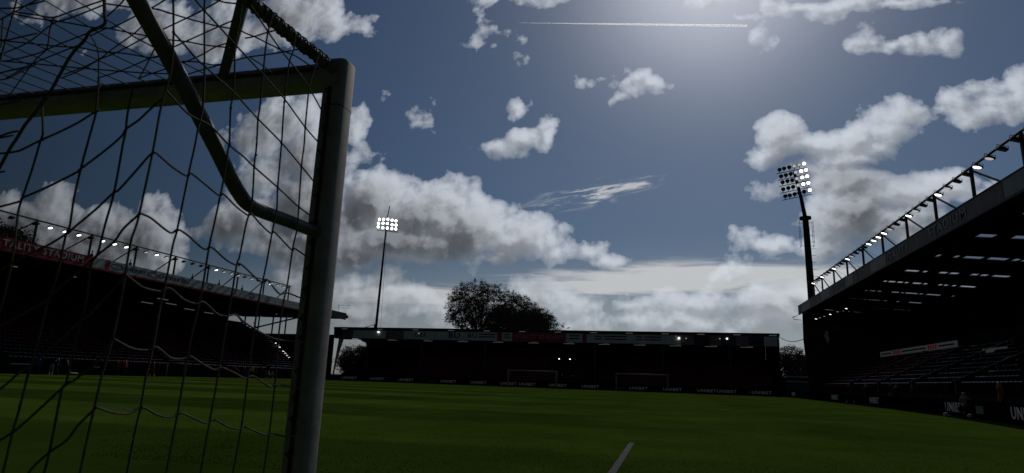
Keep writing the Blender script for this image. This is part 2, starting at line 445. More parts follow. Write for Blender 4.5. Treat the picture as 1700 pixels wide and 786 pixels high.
# ------------------------------------------------------------------ near goal, seen from behind its right corner
GX, GY, GZ = -1.5, 2.46, 2.50
goal = thing('football_goal', 'white aluminium goal frame with drooping cord net filling the left foreground', 'goal', (GX, GY, 0))
def gl(p): return Vector(p) - Vector((GX, GY, 0))
def rounded_post(a, b, w, d, ax):
    """elliptical goal tube with a net groove"""
    mb = MB(); a, b = Vector(a), Vector(b); dr = (b - a).normalized()
    u = Vector(ax).normalized(); v = dr.cross(u).normalized(); N = 28; vs = []
    for p in (a, b):
        for k in range(N):
            t = 2 * math.pi * k / N; c, s = math.cos(t), math.sin(t)
            e = (abs(c) ** .5) * (1 if c > 0 else -1), (abs(s) ** .5) * (1 if s > 0 else -1)
            vs.append(p + u * e[0] * w / 2 + v * e[1] * d / 2)
    top = []
    for g_ in (.35, .75, 1.0):                                  # eased end
        f_ = 1 - .16 * (1 - math.sqrt(max(0, 1 - g_ * g_)))
        top += [b + (Vector(v) - b) * f_ + dr * .009 * g_ for v in vs[N:2 * N]]
    vs += top
    fs = [(r * N + k, r * N + (k + 1) % N, (r + 1) * N + (k + 1) % N, (r + 1) * N + k) for r in range(4) for k in range(N)] + [tuple(range(N))[::-1], tuple(range(4 * N, 5 * N))]
    mb.add(vs, fs); return mb
def sm(o, ang=40):
    for p in o.data.polygons: p.use_smooth = True
    o.data.set_sharp_from_angle(angle=rad(ang)); return o
for i, px_ in enumerate((GX, GX - 7.44)):
    o = rounded_post(gl((px_, GY, 0)), gl((px_, GY, GZ)), .115, .125, (1, 0, 0)).build('post', M['white_metal'], goal); sm(o)
    mb = MB(); mb.box(gl((px_ - .012, GY - .068, .02)), gl((px_ + .004, GY - .0605, GZ - .14))); mb.build('net_groove', M['tape'], o)
    mb = MB(); r_ = random.Random(3 + i)
    for k in range(22):
        z = .1 + k * .107 + r_.uniform(-.02, .02)
        mb.tube([gl((px_ - .012, GY - .066, z)), gl((px_ - .02, GY - .078, z + .012)), gl((px_ + .002, GY - .070, z + .03))], .004, 5)
    pieces(mb, 'net_hook', M['tape'], o)
    ring = rounded_post(gl((px_, GY, GZ - .232)), gl((px_, GY, GZ - .229)), .1165, .1265, (1, 0, 0)).build('joint_seam', M['tape'], o)
o = rounded_post(gl((GX - .0, GY, GZ - .058)), gl((GX - 7.44, GY, GZ - .058)), .125, .115, (0, 1, 0)).build('crossbar', M['white_metal'], goal); sm(o)
mb = MB()
mb.box(gl((GX - 7.3, GY - .0685, GZ - .052)), gl((GX - .10, GY - .0605, GZ - .040))); mb.build('net_groove', M['tape'], o)
mb = MB(); mb.tube([gl((GX - .08 - .12 * k, GY - .067 - .006 * math.sin(k * 1.9), GZ - .035 - .006 * math.cos(k * 2.3))) for k in range(60)], .004, 5)
mb.build('net_rail_cord', M['cord'], o)
# D-shaped side stanchions
def smooth_path(pts, per=6):
    P = [Vector(p) for p in pts]; out = []
    for i in range(len(P) - 1):
        p0, p1, p2, p3 = P[max(i - 1, 0)], P[i], P[i + 1], P[min(i + 2, len(P) - 1)]
        for k in range(per):
            t = k / per
            out.append(.5 * ((2 * p1) + (p2 - p0) * t + (2 * p0 - 5 * p1 + 4 * p2 - p3) * t * t + (3 * p1 - p0 - 3 * p2 + p3) * t ** 3))
    out.append(P[-1]); return out
def stanchion(dx, sgn):
    path = [(GX, GY - .05, 1.665), (GX, 2.20, 1.662), (GX, 2.02, 1.655), (GX, 1.93, 1.66), (GX, 1.875, 1.685), (GX, 1.82, 1.725), (GX, 1.72, 1.81), (GX, 1.5, 1.985), (GX, 1.32, 2.115), (GX, 1.16, 2.24), (GX, 1.10, 2.31), (GX, 1.12, 2.39), (GX, 1.22, 2.435)]
    mb = MB(); mb.tube([gl((x + dx, y, z)) for x, y, z in smooth_path(path, 4)], .0265, 14); return mb
for dx, sgn in ((0, 1), (-7.44, -1)):
    sm(stanchion(dx, sgn).build('side_stanchion', M['frame_metal'], goal))
    mb = MB(); mb.tube([gl((GX + dx, GY - .03, GZ - .045)), gl((GX + dx - sgn * .03, 2.14, GZ - .045)), gl((GX + dx - sgn * .05, 1.83, GZ - .045)), gl((GX + dx, 1.22, GZ - .065))], .026, 12)
    sm(mb.build('top_stay', M['frame_metal'], goal))
    mb = MB(); mb.tube([gl((GX + dx - sgn * .64, GY - .02, GZ - .03)), gl((GX + dx - sgn * .07, 1.84, GZ - .04))], .024, 12)
    sm(mb.build('corner_brace', M['frame_metal'], goal))
    # cord lashed round the stay
    mb = MB(); r_ = random.Random(5); pts = []
    for k in range(150):
        f = .04 + k * .0064; ang = k * .62 + .9 * math.sin(k * .17)
        rr = .0275 + .003 * abs(math.sin(k * .23))
        y_ = GY - .08 - f * .58 + .006 * math.sin(k * .31); ox = .03 * (GY - .03 - y_) / .29 if y_ > 2.14 else .03 + .02 * (2.14 - y_) / .31
        c = Vector((GX + dx - sgn * ox, y_, GZ - .045)); pts.append(gl(c + Vector((math.cos(ang) * rr, 0, math.sin(ang) * rr))))
    mb.tube(pts, .0036, 5); mb.build('net_lashing', M['cord'], goal)

# the net: side panel hangs in the plane of the right post, back panel turns off behind it, roof panel lies on the frame
SIDE = [
 [(345,-6),(339.4,8),(339.4,106),(337,175),(329,212),(324,240),(313,290),(294.5,380),(286.7,409),(272.5,484),(267,502),(253,580),(242,628),(234,675),(226,709),(210,790)],
 [(402,8),(397,41),(390.7,71),(389.8,99),(388,155),(383,179),(381,236),(379,247),(371.3,297),(366,323.7),(355,375),(347,411),(333,495),(318.8,553),(305.5,625),(296.7,677),(275,790)],
 [(453.5,21.5),(445,53),(440,89),(432,173),(428.3,198),(425.7,245),(422,275),(419.4,325),(415,350),(408,375),(398,425),(392.7,441),(383,500),(370.4,571),(361,630),(349,695),(332,790)],
 [(490.7,54.6),(487.4,82.7),(480,106),(472,170),(467.5,237.6),(461,311),(459.5,347),(453,380),(441.7,441),(428.5,505),(417.6,580),(411.6,627),(401,707),(386,790)],
 [(529,92),(523,112.5),(514,140),(511,166),(506.7,211.7),(505,240),(500.5,277),(496,343),(493.3,379),(486,412.7),(477.3,471.5),(470,505),(462,562),(457.5,628),(447.5,717),(437,790)],
 [(287.3,-5),(288,53),(285.6,106),(275,152),(266,184),(254,250),(231.6,354),(224.4,380),(216.4,405.6),(201.3,494.7),(187,562),(169,625),(156.7,677.6),(144.8,729),(132,790)],
 [(253.8,254),(260,255),(286.7,278),(310,292.5),(317,288),(340,306),(363.3,324.6),(370.4,322),(391.8,343),(411.4,357.6),(416.8,355),(434,374),(449.7,387.8),(455,385),(484.4,415.4),(489,412.7),(514,430)],
 [(231.6,354),(250,362),(272.5,380),(285,387),(295.6,381.6),(311.7,391),(338.4,413.6),(351.7,411),(374,430.6),(391,440),(399.8,438.6),(425.7,462.6),(434.6,468),(443.5,464.4),(457.7,482),(466.6,489),(477.3,486.7),(508,499)],
 [(207.5,455),(226,470),(240,478.6),(267,484),(281.4,478.7),(304,497),(324,504.5),(338.4,502),(359.8,521),(375.8,525),(391.8,523),(406,535.6),(438,555),(461,564),(505,568)],
 [(187,562),(213.7,576.6),(231.6,581),(249,581),(260,576.6),(283,594.4),(302.7,596),(315,591.7),(331,601.5),(354.4,614),(366.9,610.4),(388,619),(406,628),(420,624.7),(438,636),(450.5,643),(458.4,639),(495,644)],
 [(158.7,675.6),(188.5,685.5),(214,686.5),(236,676.6),(258,687.5),(273.9,692.5),(287.8,691.5),(299.7,685.5),(319.5,693.5),(343,703),(355,696.5),(379,709),(397,712),(406.8,709),(438.6,722),(448.5,719),(474,725),(492,724)],
 [(321,-4),(339.4,18),(362.5,43),(387.4,71),(408.9,94),(434,121),(463,153.8),(476.4,170),(506.7,211.7),(530,238)],
 [(288,54.6),(303,71),(326,97.6),(342.7,112.5),(359,128),(388,153.8),(427.4,196.6),(467.5,237.6),(500.5,276.5),(522,303)],
 [(275,150),(304.5,182),(320.6,194.8),(349,209),(377.6,238.5),(404,260),(421,276.5),(460.4,311),(495,343),(514,357)],
 [(415.5,8),(445,53),(468.4,86),(493,117),(507.6,138),(523.6,164.5),(534,184)],
]
BACK = [
 [(222,140),(212,187.7),(208.4,219.7),(204,240),(189.7,318),(174,375),(162,421.7),(151,441),(142.5,505),(133.6,535.6),(123,575),(110,635),(103,646),(93,695.5),(82,751),(72,790)],
 [(164,130),(160,180),(158.5,191),(145,240),(133.6,282.7),(123,329),(115.8,375),(108.7,393),(94.4,459),(80,500),(67.7,548),(57,589),(45,628),(33.7,673.7),(21.8,715),(4,790)],
 [(74.8,162.7),(70.4,178),(71.2,219.7),(66,238),(53.4,281),(36.5,330.8),(30,354),(23,414.5),(10.7,477),(-4,530)],
 [(253.8,254.5),(245.8,261),(219,291.7),(196,316.6),(188.8,320),(160,347),(123,378),(114,386),(76.6,409),(32,430),(-8,454)],
 [(231.6,354.5),(225.3,361),(204.8,380),(188.8,402),(162,423.4),(142,441),(110,468),(75,500),(44,518),(-10,547)],
 [(207.5,455),(201,466),(170,500),(148,523),(128,537.4),(105,560.6),(71,589),(53,607),(35.6,616),(10.7,638),(-8,652)],
 [(187,563),(178,580),(160,603),(140.7,617.6),(122,633),(111,638),(67.5,677.6),(39.7,703),(19.8,719),(-8,736)],
 [(158,676),(156.7,679.6),(129,707),(111,731),(85,749),(59.5,771),(44,790)],
 [(-6,345),(33.8,334.4),(37.4,329),(78.4,311),(128,286),(133.6,281),(160.3,261),(187,240),(203,225),(210,214),(229.8,200),(247,184),(268,165)],
 [(-6,256),(26.7,252),(41,246.5),(66,234),(98,219.7),(130,203.7),(150,191),(165,183)],
 [(-6,229),(15,221),(30,218)],
]
HEM = [[(173,-6),(173.5,22),(173,41),(149,53),(141,66),(118,92),(100,123),(85,150),(72,168),(58,188),(42.7,206),(28,230),(16,248),(-8,292)]]
ROOF = [
 [(260,15),(309.6,30.6),(337.7,38),(362.5,44),(395,50),(408.9,56),(422,61),(442,71),(468.4,84),(491.6,94),(520,113)],
 [(262,53),(309.6,30.6),(337.7,16.5),(361,3.3),(370,-4)],[(350,-3),(372,4),(397,6.6)],
 [(289.8,77.7),(309.6,68.6),(337.7,56),(362.5,44.7),(395.6,30.6)],
 [(299.7,106),(318,99),(339.4,89),(359,77.7),(384,70)],
 [(276.5,66),(309.6,69.5),(339.4,75),(381,79.5)],[(296.4,102.5),(326,103),(352.6,108),(371,106)],
 [(305,126),(339.4,115),(372.5,106.7),(392.3,100),(413.8,95),(442,91),(475,86),(500,81)],
 [(407,63.7),(422,61),(445,53.8),(462,50)],[(413.8,95),(433.7,107.5),(455,124)],
 [(-5,36),(0,33),(23,20.7),(61,0),(68,-5)],[(23,20),(58,24.8),(89.3,29),(125.7,16.5),(171,1)],
 [(16.5,22),(58,30.6),(105.9,37),(152,45.5),(175,48)],[(-5,94),(0,91),(46.3,71),(87.7,39.7),(115.8,30.6),(171,9)],
 [(-5,67),(46,72),(92.6,77),(132,79.4),(165,86),(206.7,89),(248,96),(266,94)],
 [(-5,102.5),(20,100),(62.9,89),(92.6,76),(148,54.6)],[(10,130),(54.6,106),(115.8,81),(139,73)],
 [(-5,101),(54.6,106),(105.9,111),(165,116),(231.6,121),(284,123)],
 [(106,124),(140.6,111),(168.7,96),(185,82.7),(220,58),(237,43)],
 [(102.5,130),(135.6,116),(165.4,99),(193.5,87.7),(225,71),(248,59)],
 [(150,60),(175.3,48),(187,46),(225,27)],[(174,31),(198.5,8.3),(210,-5)],[(173,6),(182,7.4),(222,13),(256,15),(283,23)],
 [(173.7,46),(215,54.6),(245,60)],[(162,130),(203,117),(248,97.6),(268,92)],[(231.6,130),(256,121),(281,113)],
 [(5,31),(3.3,49.6),(1.7,79)],[(89,31),(82.7,49.6),(77.7,81),(59.5,99),(36.4,130),(17.8,156)],
 [(147,54.6),(160.4,77.7),(163.7,99),(163.7,129),(166.5,145)],[(256.4,81),(246.4,102.5),(230,132)],[(248,16),(281,-4)],
 [(-5,134),(15,130),(32,121),(60,107)],
]
net = MB(); r_ = random.Random(11)
def strand(px_list, fn, r, jit=0.0):
    P2 = smooth_path([(x, y, 0) for x, y in px_list], 5)
    P3 = [gl(fn(p.x, p.y)) for p in P2]
    if px_list[-1][1] >= 788:                       # hangs on down to the turf, below the picture
        q = P3[-1]; P3 += [Vector((q.x, q.y - .01, q.z * .5)), Vector((q.x, q.y - .03, .01))]
    net.tube(P3, r, 6)
for s_ in SIDE:
    ok = [p for p in s_]
    strand(ok, lambda x, y: on_x(x, y, GX + .034), .0033)
def back_fn(x, y):
    return on_y(x, y, 1.44)
for s_ in BACK: strand(s_, back_fn, .0034)
for s_ in HEM: strand(s_, lambda x, y: on_y(x, y, 1.43), .0052)
for s_ in ROOF: strand(s_, lambda x, y: on_z(x, y, GZ - .10), .0031)
# knots where cords cross on the side panel
def knot(p, r):
    net.add([p + Vector(v) * r for v in ((1,0,0),(-1,0,0),(0,1,0),(0,-1,0),(0,0,1),(0,0,-1))], [(0,2,4),(2,1,4),(1,3,4),(3,0,4),(2,0,5),(1,2,5),(3,1,5),(0,3,5)])
KN = [(313,291),(294,383),(269,483),(249,579),(235,677),(368,323),(347,411),(332,498),(314,590),(299,686),(416,356),(397,440),(383,500),(368,611),(355,697),(453,386),(441,466),(421,626),(407,709),(487,413),(474,487),(459,640),(448,719),(428,198),(383,180),(381,240),(425,258),(467,238),(507,212),(472,170),(500,277),(422,276),(461,311),(496,343),(445,53),(339.5,18),(288,54)]
for x, y in KN: knot(gl(on_x(x, y, GX + .034)), .0068)
for x, y in [(254,254),(232,355),(207,455),(187,563),(158,677)]: knot(gl(on_x(x, y, GX + .034)), .0075)
for x, y in [(189,320),(162,423),(148,523),(115,635),(93,695),(132,283),(114,386),(78,500),(57,603),(33,674),(71,232),(36,331),(22,715)]: knot(gl(back_fn(x, y)), .0068)
# the rest of the net, beyond the picture's left edge
for k in range(1, 60):
    x = -2.0 - .12 * k
    if x < GX - 7.44: break
    net.tube([gl((x, GY - .07, GZ - .06)), gl((x, 1.9, GZ - .11)), gl((x, 1.43, GZ - .12)), gl((x, 1.40, 1.4)), gl((x, 1.25, .02))], .0034, 4)
for k in range(20):
    z = GZ - .14 - .12 * k
    net.tube([gl((-2.0 - .12 * j, 1.43 - .02 * (k / 20), z - .012 * (j % 2))) for j in range(58)], .0034, 4)
net.build('net', M['cord'], goal)

# ------------------------------------------------------------------ floodlight unit (hangs under a rail; faces the pitch)
def flood_meshes():
    mb = MB()
    # shallow trapezoid housing with a bracket
    mb.add([(-.34, -.26, .16), (.34, -.26, .16), (.34, .26, .16), (-.34, .26, .16), (-.46, -.36, -.02), (.46, -.36, -.02), (.46, .36, -.02), (-.46, .36, -.02)],
           [(0, 1, 2, 3), (4, 7, 6, 5), (0, 4, 5, 1), (1, 5, 6, 2), (2, 6, 7, 3), (3, 7, 4, 0)])
    mb.box((-.2, -.18, .16), (.2, .12, .26)); mb.beam((-.48, 0, .05), (-.48, 0, .42), .05, .02); mb.beam((.48, 0, .05), (.48, 0, .42), .05, .02)
    mb.beam((-.5, 0, .42), (.5, 0, .42), .06, .03)
    h = mb.build('floodlight', M['black_steel'])
    me = h.data; bpy.data.objects.remove(h)
    lens = {}
    for k in ('lit', 'dim', 'off'):
        b = MB(); vs = [(math.cos(a) * .37, math.sin(a) * .28, -.024) for a in [2 * math.pi * i / 20 for i in range(20)]]
        b.prism([Vector(v) for v in vs], (0, 0, -.03)); o = b.build('lamp_glass', M['lamp_' + k]); lens[k] = o.data; bpy.data.objects.remove(o)
    return me, lens
FL, FLENS = flood_meshes()
def floodlight(p, side, state, parent, tilt=.42, size=1.0):
    """side = +1: throws light towards +X"""
    o = bpy.data.objects.new('floodlight', FL); col.objects.link(o); o.parent = parent
    o.location = Vector(p) - parent.location; o.rotation_euler = (0, -side * tilt, 0); o.scale = (size,) * 3
    l = bpy.data.objects.new('lamp_glass', FLENS[state]); col.objects.link(l); l.parent = o
    return o

# seats: a tipped-up plastic seat
def seat_mesh(mat):
    mb = MB()
    mb.add([(-.2, 0, .42), (.2, 0, .42), (.22, .09, .80), (-.22, .09, .80), (-.2, .03, .42), (.2, .03, .42), (.22, .12, .80), (-.22, .12, .80)],
           [(0, 1, 2, 3), (7, 6, 5, 4), (3, 2, 6, 7), (0, 3, 7, 4), (1, 5, 6, 2), (0, 4, 5, 1)])
    mb.add([(-.2, -.06, .40), (.2, -.06, .40), (.2, -.02, .74), (-.2, -.02, .74), (-.2, -.02, .40), (.2, -.02, .40), (.2, .02, .74), (-.2, .02, .74)],
           [(0, 1, 2, 3), (7, 6, 5, 4), (3, 2, 6, 7), (0, 3, 7, 4), (1, 5, 6, 2), (0, 4, 5, 1)])
    mb.box((-.04, -.0, .0), (.04, .06, .42))
    mb.prism([(-.19, .062, .785), (-.19, .10, .83), (-.19, .115, .815), (-.19, .085, .775)], (.38, 0, 0), 1)  # strip added and tilted skyward to make the seat edge glint
    return mb
def seat_geo(mb, base, yaw):
    src = seat_mesh(None); c, s = math.cos(yaw), math.sin(yaw)
    mb.add([(base[0] + c * x - s * y, base[1] + s * x + c * y, base[2] + z) for x, y, z in src.v], src.f[:-6]); n_ = len(src.v) - 8; mb.add([(base[0] + c * x - s * y, base[1] + s * x + c * y, base[2] + z) for x, y, z in src.v[n_:]], [tuple(i - n_ for i in f) for f in src.f[-6:]], 1)

def local_mb(mb, parent):
    L = parent.location; mb.v = [(x - L.x, y - L.y, z - L.z) for x, y, z in mb.v]; return mb
def part(mb, name, mats, parent, smooth=False):
    local_mb(mb, parent)
    if name in SPLIT: return pieces(mb, name, mats, parent)
    return mb.build(name, mats, parent, smooth)
def stairs(steps, x_axis=True, a=0.0, b=1.0):
    """solid flight of terrace steps; steps = [(near, far, height)] along one axis, extruded from a to b on the other"""
    pr = [(steps[0][0], 0.0)]
    for s0, s1, z in steps: pr += [(s0, z), (s1, z)]
    pr.append((steps[-1][1], 0.0)); m_ = MB()
    pts = [(s, a, z) if x_axis else (a, s, z) for s, z in pr]
    m_.prism(pts, (0, b - a, 0) if x_axis else (b - a, 0, 0)); return m_

# ------------------------------------------------------------------ right stand
RS = thing('grandstand', 'dark roofed grandstand filling the right side with slatted roof lights and a lamp truss', 'grandstand', (17, 90, 0))
Y0, Y1, RD = 22.0, 90.3, 14.5
def rake(x): return .9 + max(0, (x - 18.0)) * .47
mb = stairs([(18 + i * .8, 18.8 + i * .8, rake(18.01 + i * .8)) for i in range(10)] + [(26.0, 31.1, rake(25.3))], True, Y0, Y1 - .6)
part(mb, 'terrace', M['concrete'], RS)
def rz(x): return 11.2 - (x - 19.6) * .078
mb = MB()   # roof with slots left open for the light sheets
ys = [39.6 + 0, 45.7, 53.3 - 1.4, 58.9, 64.7, 70.5, 76.6, 82.6]
slots = [(y - .55, y + .55) for y in (34.0, 39.9, 45.7, 52.4, 58.9, 64.7, 70.5, 76.6, 82.6, 88.2)]
def roof_piece(x0, x1, y0, y1, th=.12):
    a = [(x0, y0, rz(x0)), (x1, y0, rz(x1)), (x1, y1, rz(x1)), (x0, y1, rz(x0))]
    mb.prism(a, (0, 0, th))
roof_piece(17.0, 19.6, Y0, Y1); roof_piece(27.8, 31.8, Y0, Y1)
cur = Y0
for a, b in slots: roof_piece(19.6, 27.8, cur, a - .002); cur = b + .002
roof_piece(19.6, 27.8, cur, Y1)
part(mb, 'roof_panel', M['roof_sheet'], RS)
for (a, b) in slots:
    mb = MB(); r_ = random.Random(int(a * 10)); x = 19.62
    segs = []
    while x < 27.6:
        w = r_.choice([1.1, 1.4, .3, .3, 1.2]); segs.append((x, min(x + w, 27.7))); x += w + r_.choice([.14, .35, .9])
    for x0, x1 in segs:
        mb.prism([(x0, a, rz(x0) + .04), (x1, a, rz(x1) + .04), (x1, b, rz(x1) + .04), (x0, b, rz(x0) + .04)], (0, 0, .03))
    part(mb, 'roof_light', M['glassroof'], RS)
    mb = MB()   # opaque infill between the panes
    prev = 19.605
    for x0, x1 in segs + [(27.79, 27.79)]:
        if x0 - prev > .01: mb.prism([(prev, a, rz(prev) + .03), (x0 - .002, a, rz(x0) + .03), (x0 - .002, b, rz(x0) + .03), (prev, b, rz(prev) + .03)], (0, 0, .05))
        prev = x1 + .002
    part(mb, 'infill_sheet', M['roof_sheet'], RS)
PY = [33.9, 39.3, 44.6, 49.8, 55.3, 60.7, 66.05, 71.25, 76.6, 81.0, 28.5, 23.2]
for y in [s_[1] + .35 for s_ in slots] + [28.6, 23.0]:
    mb = MB(); mb.beam((17.6, y, 10.66), (31, y, 9.75), .12, .16)                # rafter and its web
    for k in range(7):
        x = 18.4 + k * 1.8; mb.beam((x, y, 10.62 - (x - 17.6) * .07), (x + .9, y, rz(x + .9) - .05), .05, .05); mb.beam((x + .9, y, rz(x + .9) - .05), (x + 1.8, y, 10.62 - (x + .8 - 17.6) * .07), .05, .05)
    part(mb, 'roof_truss', M['black_steel'], RS)
mb = MB()
for x in (20.5, 22.6, 24.8, 27.0, 29.4): mb.beam((x, Y0, rz(x) - .07), (x, Y1 - .2, rz(x) - .07), .07, .10)
part(mb, 'purlin', M['black_steel'], RS)
# fascia: boards 5.4 m long, with letters
mb = MB(); mb.box((16.88, Y0, 10.92), (17.0, Y1 + .2, 11.92)); part(mb, 'fascia', M['fascia_dark'], RS)
mb = MB(); mb.box((16.84, Y0, 11.925), (17.3, Y1 + .2, 11.99)); mb.box((16.84, Y0, 10.80), (17.02, Y1 + .2, 10.915)); part(mb, 'fascia_trim', M['black_steel'], RS)
mb = MB()
for y in (27, 36.0, 44.6, 53.4, 62.4, 71.2, 80.2): mb.box((16.862, y - .05, 10.93), (16.878, y + .05, 11.91))
part(mb, 'panel_joint', M['black_steel'], RS)
mb = MB()
for y0, y1 in ((31, 36), (54.5, 58.5), (64, 66.5), (73, 77), (83, 88)): mb.box((16.868, y0, 10.95), (16.8785, y1, 11.9))
part(mb, 'fascia_panel', M['fascia_grey'], RS)
tm = text_mesh('STADIUM', .82, .008, stretch=1.5); place_text(tm, M['board_text'], (16.855, 43.0, 11.42), (0, -1, 0), (0, 0, 1), RS)
tm = text_mesh('VITALITY', .82, .008, stretch=1.5); place_text(tm, M['board_text'], (16.855, 52.2, 11.42), (0, -1, 0), (0, 0, 1), RS)
tm = text_mesh('STADIUM', .6, .008, stretch=1.3); place_text(tm, M['fascia_grey'], (16.855, 69, 11.42), (0, -1, 0), (0, 0, 1), RS)
# lamp rail over the roof edge
mb = MB(); mb.tube([(17, Y0, 13.8), (17, 81.4, 13.8)], .075, 8)
part(mb, 'lamp_rail', M['black_steel'], RS)
for y in PY:
    mb = MB(); mb.beam((17, y, 11.95), (17, y, 13.72), .15, .15); part(mb, 'rail_post', M['black_steel'], RS)
    mb = MB(); mb.beam((17.0, y - .05, 13.6), (17.0, y - 3.0, 11.99), .09, .09); part(mb, 'rail_brace', M['black_steel'], RS)
    mb = MB(); mb.tube([(17.1, y, 13.6), (21.0, y + 1.8, 11.3)], .012, 4); part(mb, 'stay_wire', M['black_steel'], RS)
lit = {36.7: 'lit', 35.2: 'lit', 38.0: 'dim'}
r_ = random.Random(2); ylist = []
for i, y in enumerate(sorted(PY)[:-1]):
    y2 = sorted(PY)[i + 1]
    for k, f_ in enumerate((.03, .27, .52, .78)): ylist.append((y + (y2 - y) * f_, k))
for y, k in ylist:
    st = {0: 'off', 1: 'off', 2: 'dim', 3: 'lit'}[k] if r_.random() > .35 else r_.choice(['lit', 'off', 'off'])
    floodlight((16.8, y, 13.42), -1, st, RS, tilt=.30, size=.54)
# far gable, back wall
mb = MB()
mb.prism([(17.6, Y1 - .4, 0), (17.35, Y1 - .4, 4), (17.2, Y1 - .4, 7.5), (17.3, Y1 - .4, 11.33), (31.6, Y1 - .4, 10.24), (31.6, Y1 - .4, 0)], (0, .3, 0)); part(mb, 'gable_wall', M['wall'], RS)
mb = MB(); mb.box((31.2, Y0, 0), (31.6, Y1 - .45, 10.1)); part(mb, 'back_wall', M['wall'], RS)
mb = MB(); mb.tube([(16.6, Y1 + .2, 10.62), (16.1, Y1 + .2, 10.5), (16.3, Y1 + .2, 10.2), (17.2, Y1 + .2, 10.1)], .04, 6); mb.tube([(16.2, Y1 - 3, 10.45), (16.2, Y1 + .2, 10.45)], .03, 5)
part(mb, 'gutter', M['dark_steel'], RS)
for k, y in enumerate((88.6, 87.2, 85.4, 83.0, 80.2, 77.0)):
    floodlight((18.6 + k * .15, y, 10.1), -1, 'lit' if k in (0, 3, 5) else 'dim', RS, tilt=.1, size=.35)
# upper signs at the back of the lower tier
def inner_sign(y0, y1, z0, z1, x, reds, parent):
    mb = MB(); mb.box((x, y0, z0), (x + .1, y1, z1)); o = part(mb, 'sign_board', M['sign_glow'], parent)
    mb = MB()
    for a, b in reds:
        n = max(2, int((b - a) / .55))
        for k in range(n): mb.box((x - .02, a + (b - a) * k / n + .06, z0 + .08), (x - .004, a + (b - a) * (k + .72) / n, z1 - .08))
    if reds: o2 = part(mb, 'red_mark', M['red_glow'], parent)
    mb = MB(); ys_ = [y0] + [v for ab in reds for v in ab] + [y1]
    for a, b in zip(ys_[::2], ys_[1::2]):
        mb.box((x - .02, a + .5, z0 + (z1 - z0) * .38), (x - .004, b - .5, z0 + (z1 - z0) * .62))
    part(mb, 'printed_line', M['navy'], parent)
SX = 26.0
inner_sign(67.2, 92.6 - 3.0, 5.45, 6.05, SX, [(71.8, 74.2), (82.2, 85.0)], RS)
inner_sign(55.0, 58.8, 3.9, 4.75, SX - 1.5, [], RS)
mb = MB(); mb.box((SX + .12, Y0, 4.2), (SX + .4, Y1 - .5, 6.4)); part(mb, 'tier_wall', M['wall'], RS)
# stair rails between the blocks
for y in (48.5, 56.5, 65.0, 74.0):
    mb = MB(); mb.tube([(18.2, y, rake(18.2) + .95), (25.8, y, rake(25.8) + .95)], .035, 6)
    for x in (18.4, 20.9, 23.4, 25.6): mb.tube([(x, y, rake(x)), (x, y, rake(x) + .95)], .025, 5)
    part(mb, 'stair_rail', M['white_metal'], RS)
# seats: nearest hundred in view as seats, the rest as one block
cand = []
for i in range(10):
    x = 18.4 + i * .8
    y = 36.0
    while y < 86:
        if all(abs(y - s) > .7 for s in (48.5, 56.5, 65.0, 74.0)) and x / y < .455: cand.append((x, y))
        y += .5
cand.sort(key=lambda c: c[0] ** 2 + c[1] ** 2)
sm_ = seat_mesh(None); so = sm_.build('seat', [M['seat_black'], M['seat_glint_lip']]); SEATB = so.data; bpy.data.objects.remove(so)
sm_ = seat_mesh(None); so = sm_.build('seat', [M['seat_red'], M['seat_glint_lip']]); SEATR = so.data; bpy.data.objects.remove(so)
def add_seats(cand, yaw, parent, rakef, redf):
    for (x, y) in cand[:100]:
        o = bpy.data.objects.new('seat', SEATR if redf(x, y) else SEATB); col.objects.link(o); o.parent = parent
        o.location = Vector((x, y, rakef(x, y))) - parent.location; o.rotation_euler = (0, 0, yaw)
    mb = MB(); mr = MB()
    for (x, y) in cand[100:]: seat_geo(mr if redf(x, y) else mb, (x, y, rakef(x, y)), yaw)
    tot = MB()
    for q, i0 in ((mb, 0), (mr, 1)):
        o0 = len(tot.v); tot.v += q.v; tot.f += [tuple(i + o0 for i in f) for f in q.f]; tot.m += [2 if k_ else i0 for k_ in q.m]
    o = part(tot, 'seat_block', [M['seat_black'], M['seat_red'], M['seat_glint_lip']], parent); o['kind'] = 'stuff'
add_seats(cand, -math.pi / 2, RS, lambda x, y: rake(x + .01), lambda x, y: y > 66)
# club crest and its red disc on the gable, inside
cp = on_y(1372, 560, Y1 - .46)
mb = MB(); mb.prism([cp + Vector((dx * .9, 0, dz * 1.2)) for dx, dz in ((-.5, .9), (.5, .9), (.62, .1), (.3, -.7), (0, -1.0), (-.3, -.7), (-.62, .1))], (0, -.05, 0)); cr = part(mb, 'crest', M['navy'], RS)
mb = MB(); mb.prism([cp + Vector((dx * .75, -.055, dz)) for dx, dz in ((-.1, .85), (.35, .7), (.3, .2), (.45, -.1), (.2, -.9), (-.05, -.5), (-.2, -.1), (-.45, .1), (-.2, .4))], (0, -.02, 0)); part(mb, 'crest_figure', M['teal_light'] if 'teal_light' in M else M['pale'], RS)
cp = on_y(1387, 546, Y1 - .46)
mb = MB(); mb.prism([cp + Vector((math.cos(a) * .55, 0, math.sin(a) * .55)) for a in [i * math.pi / 6 for i in range(12)]], (0, -.05, 0)); part(mb, 'crest_ball', M['redcloth'], RS)

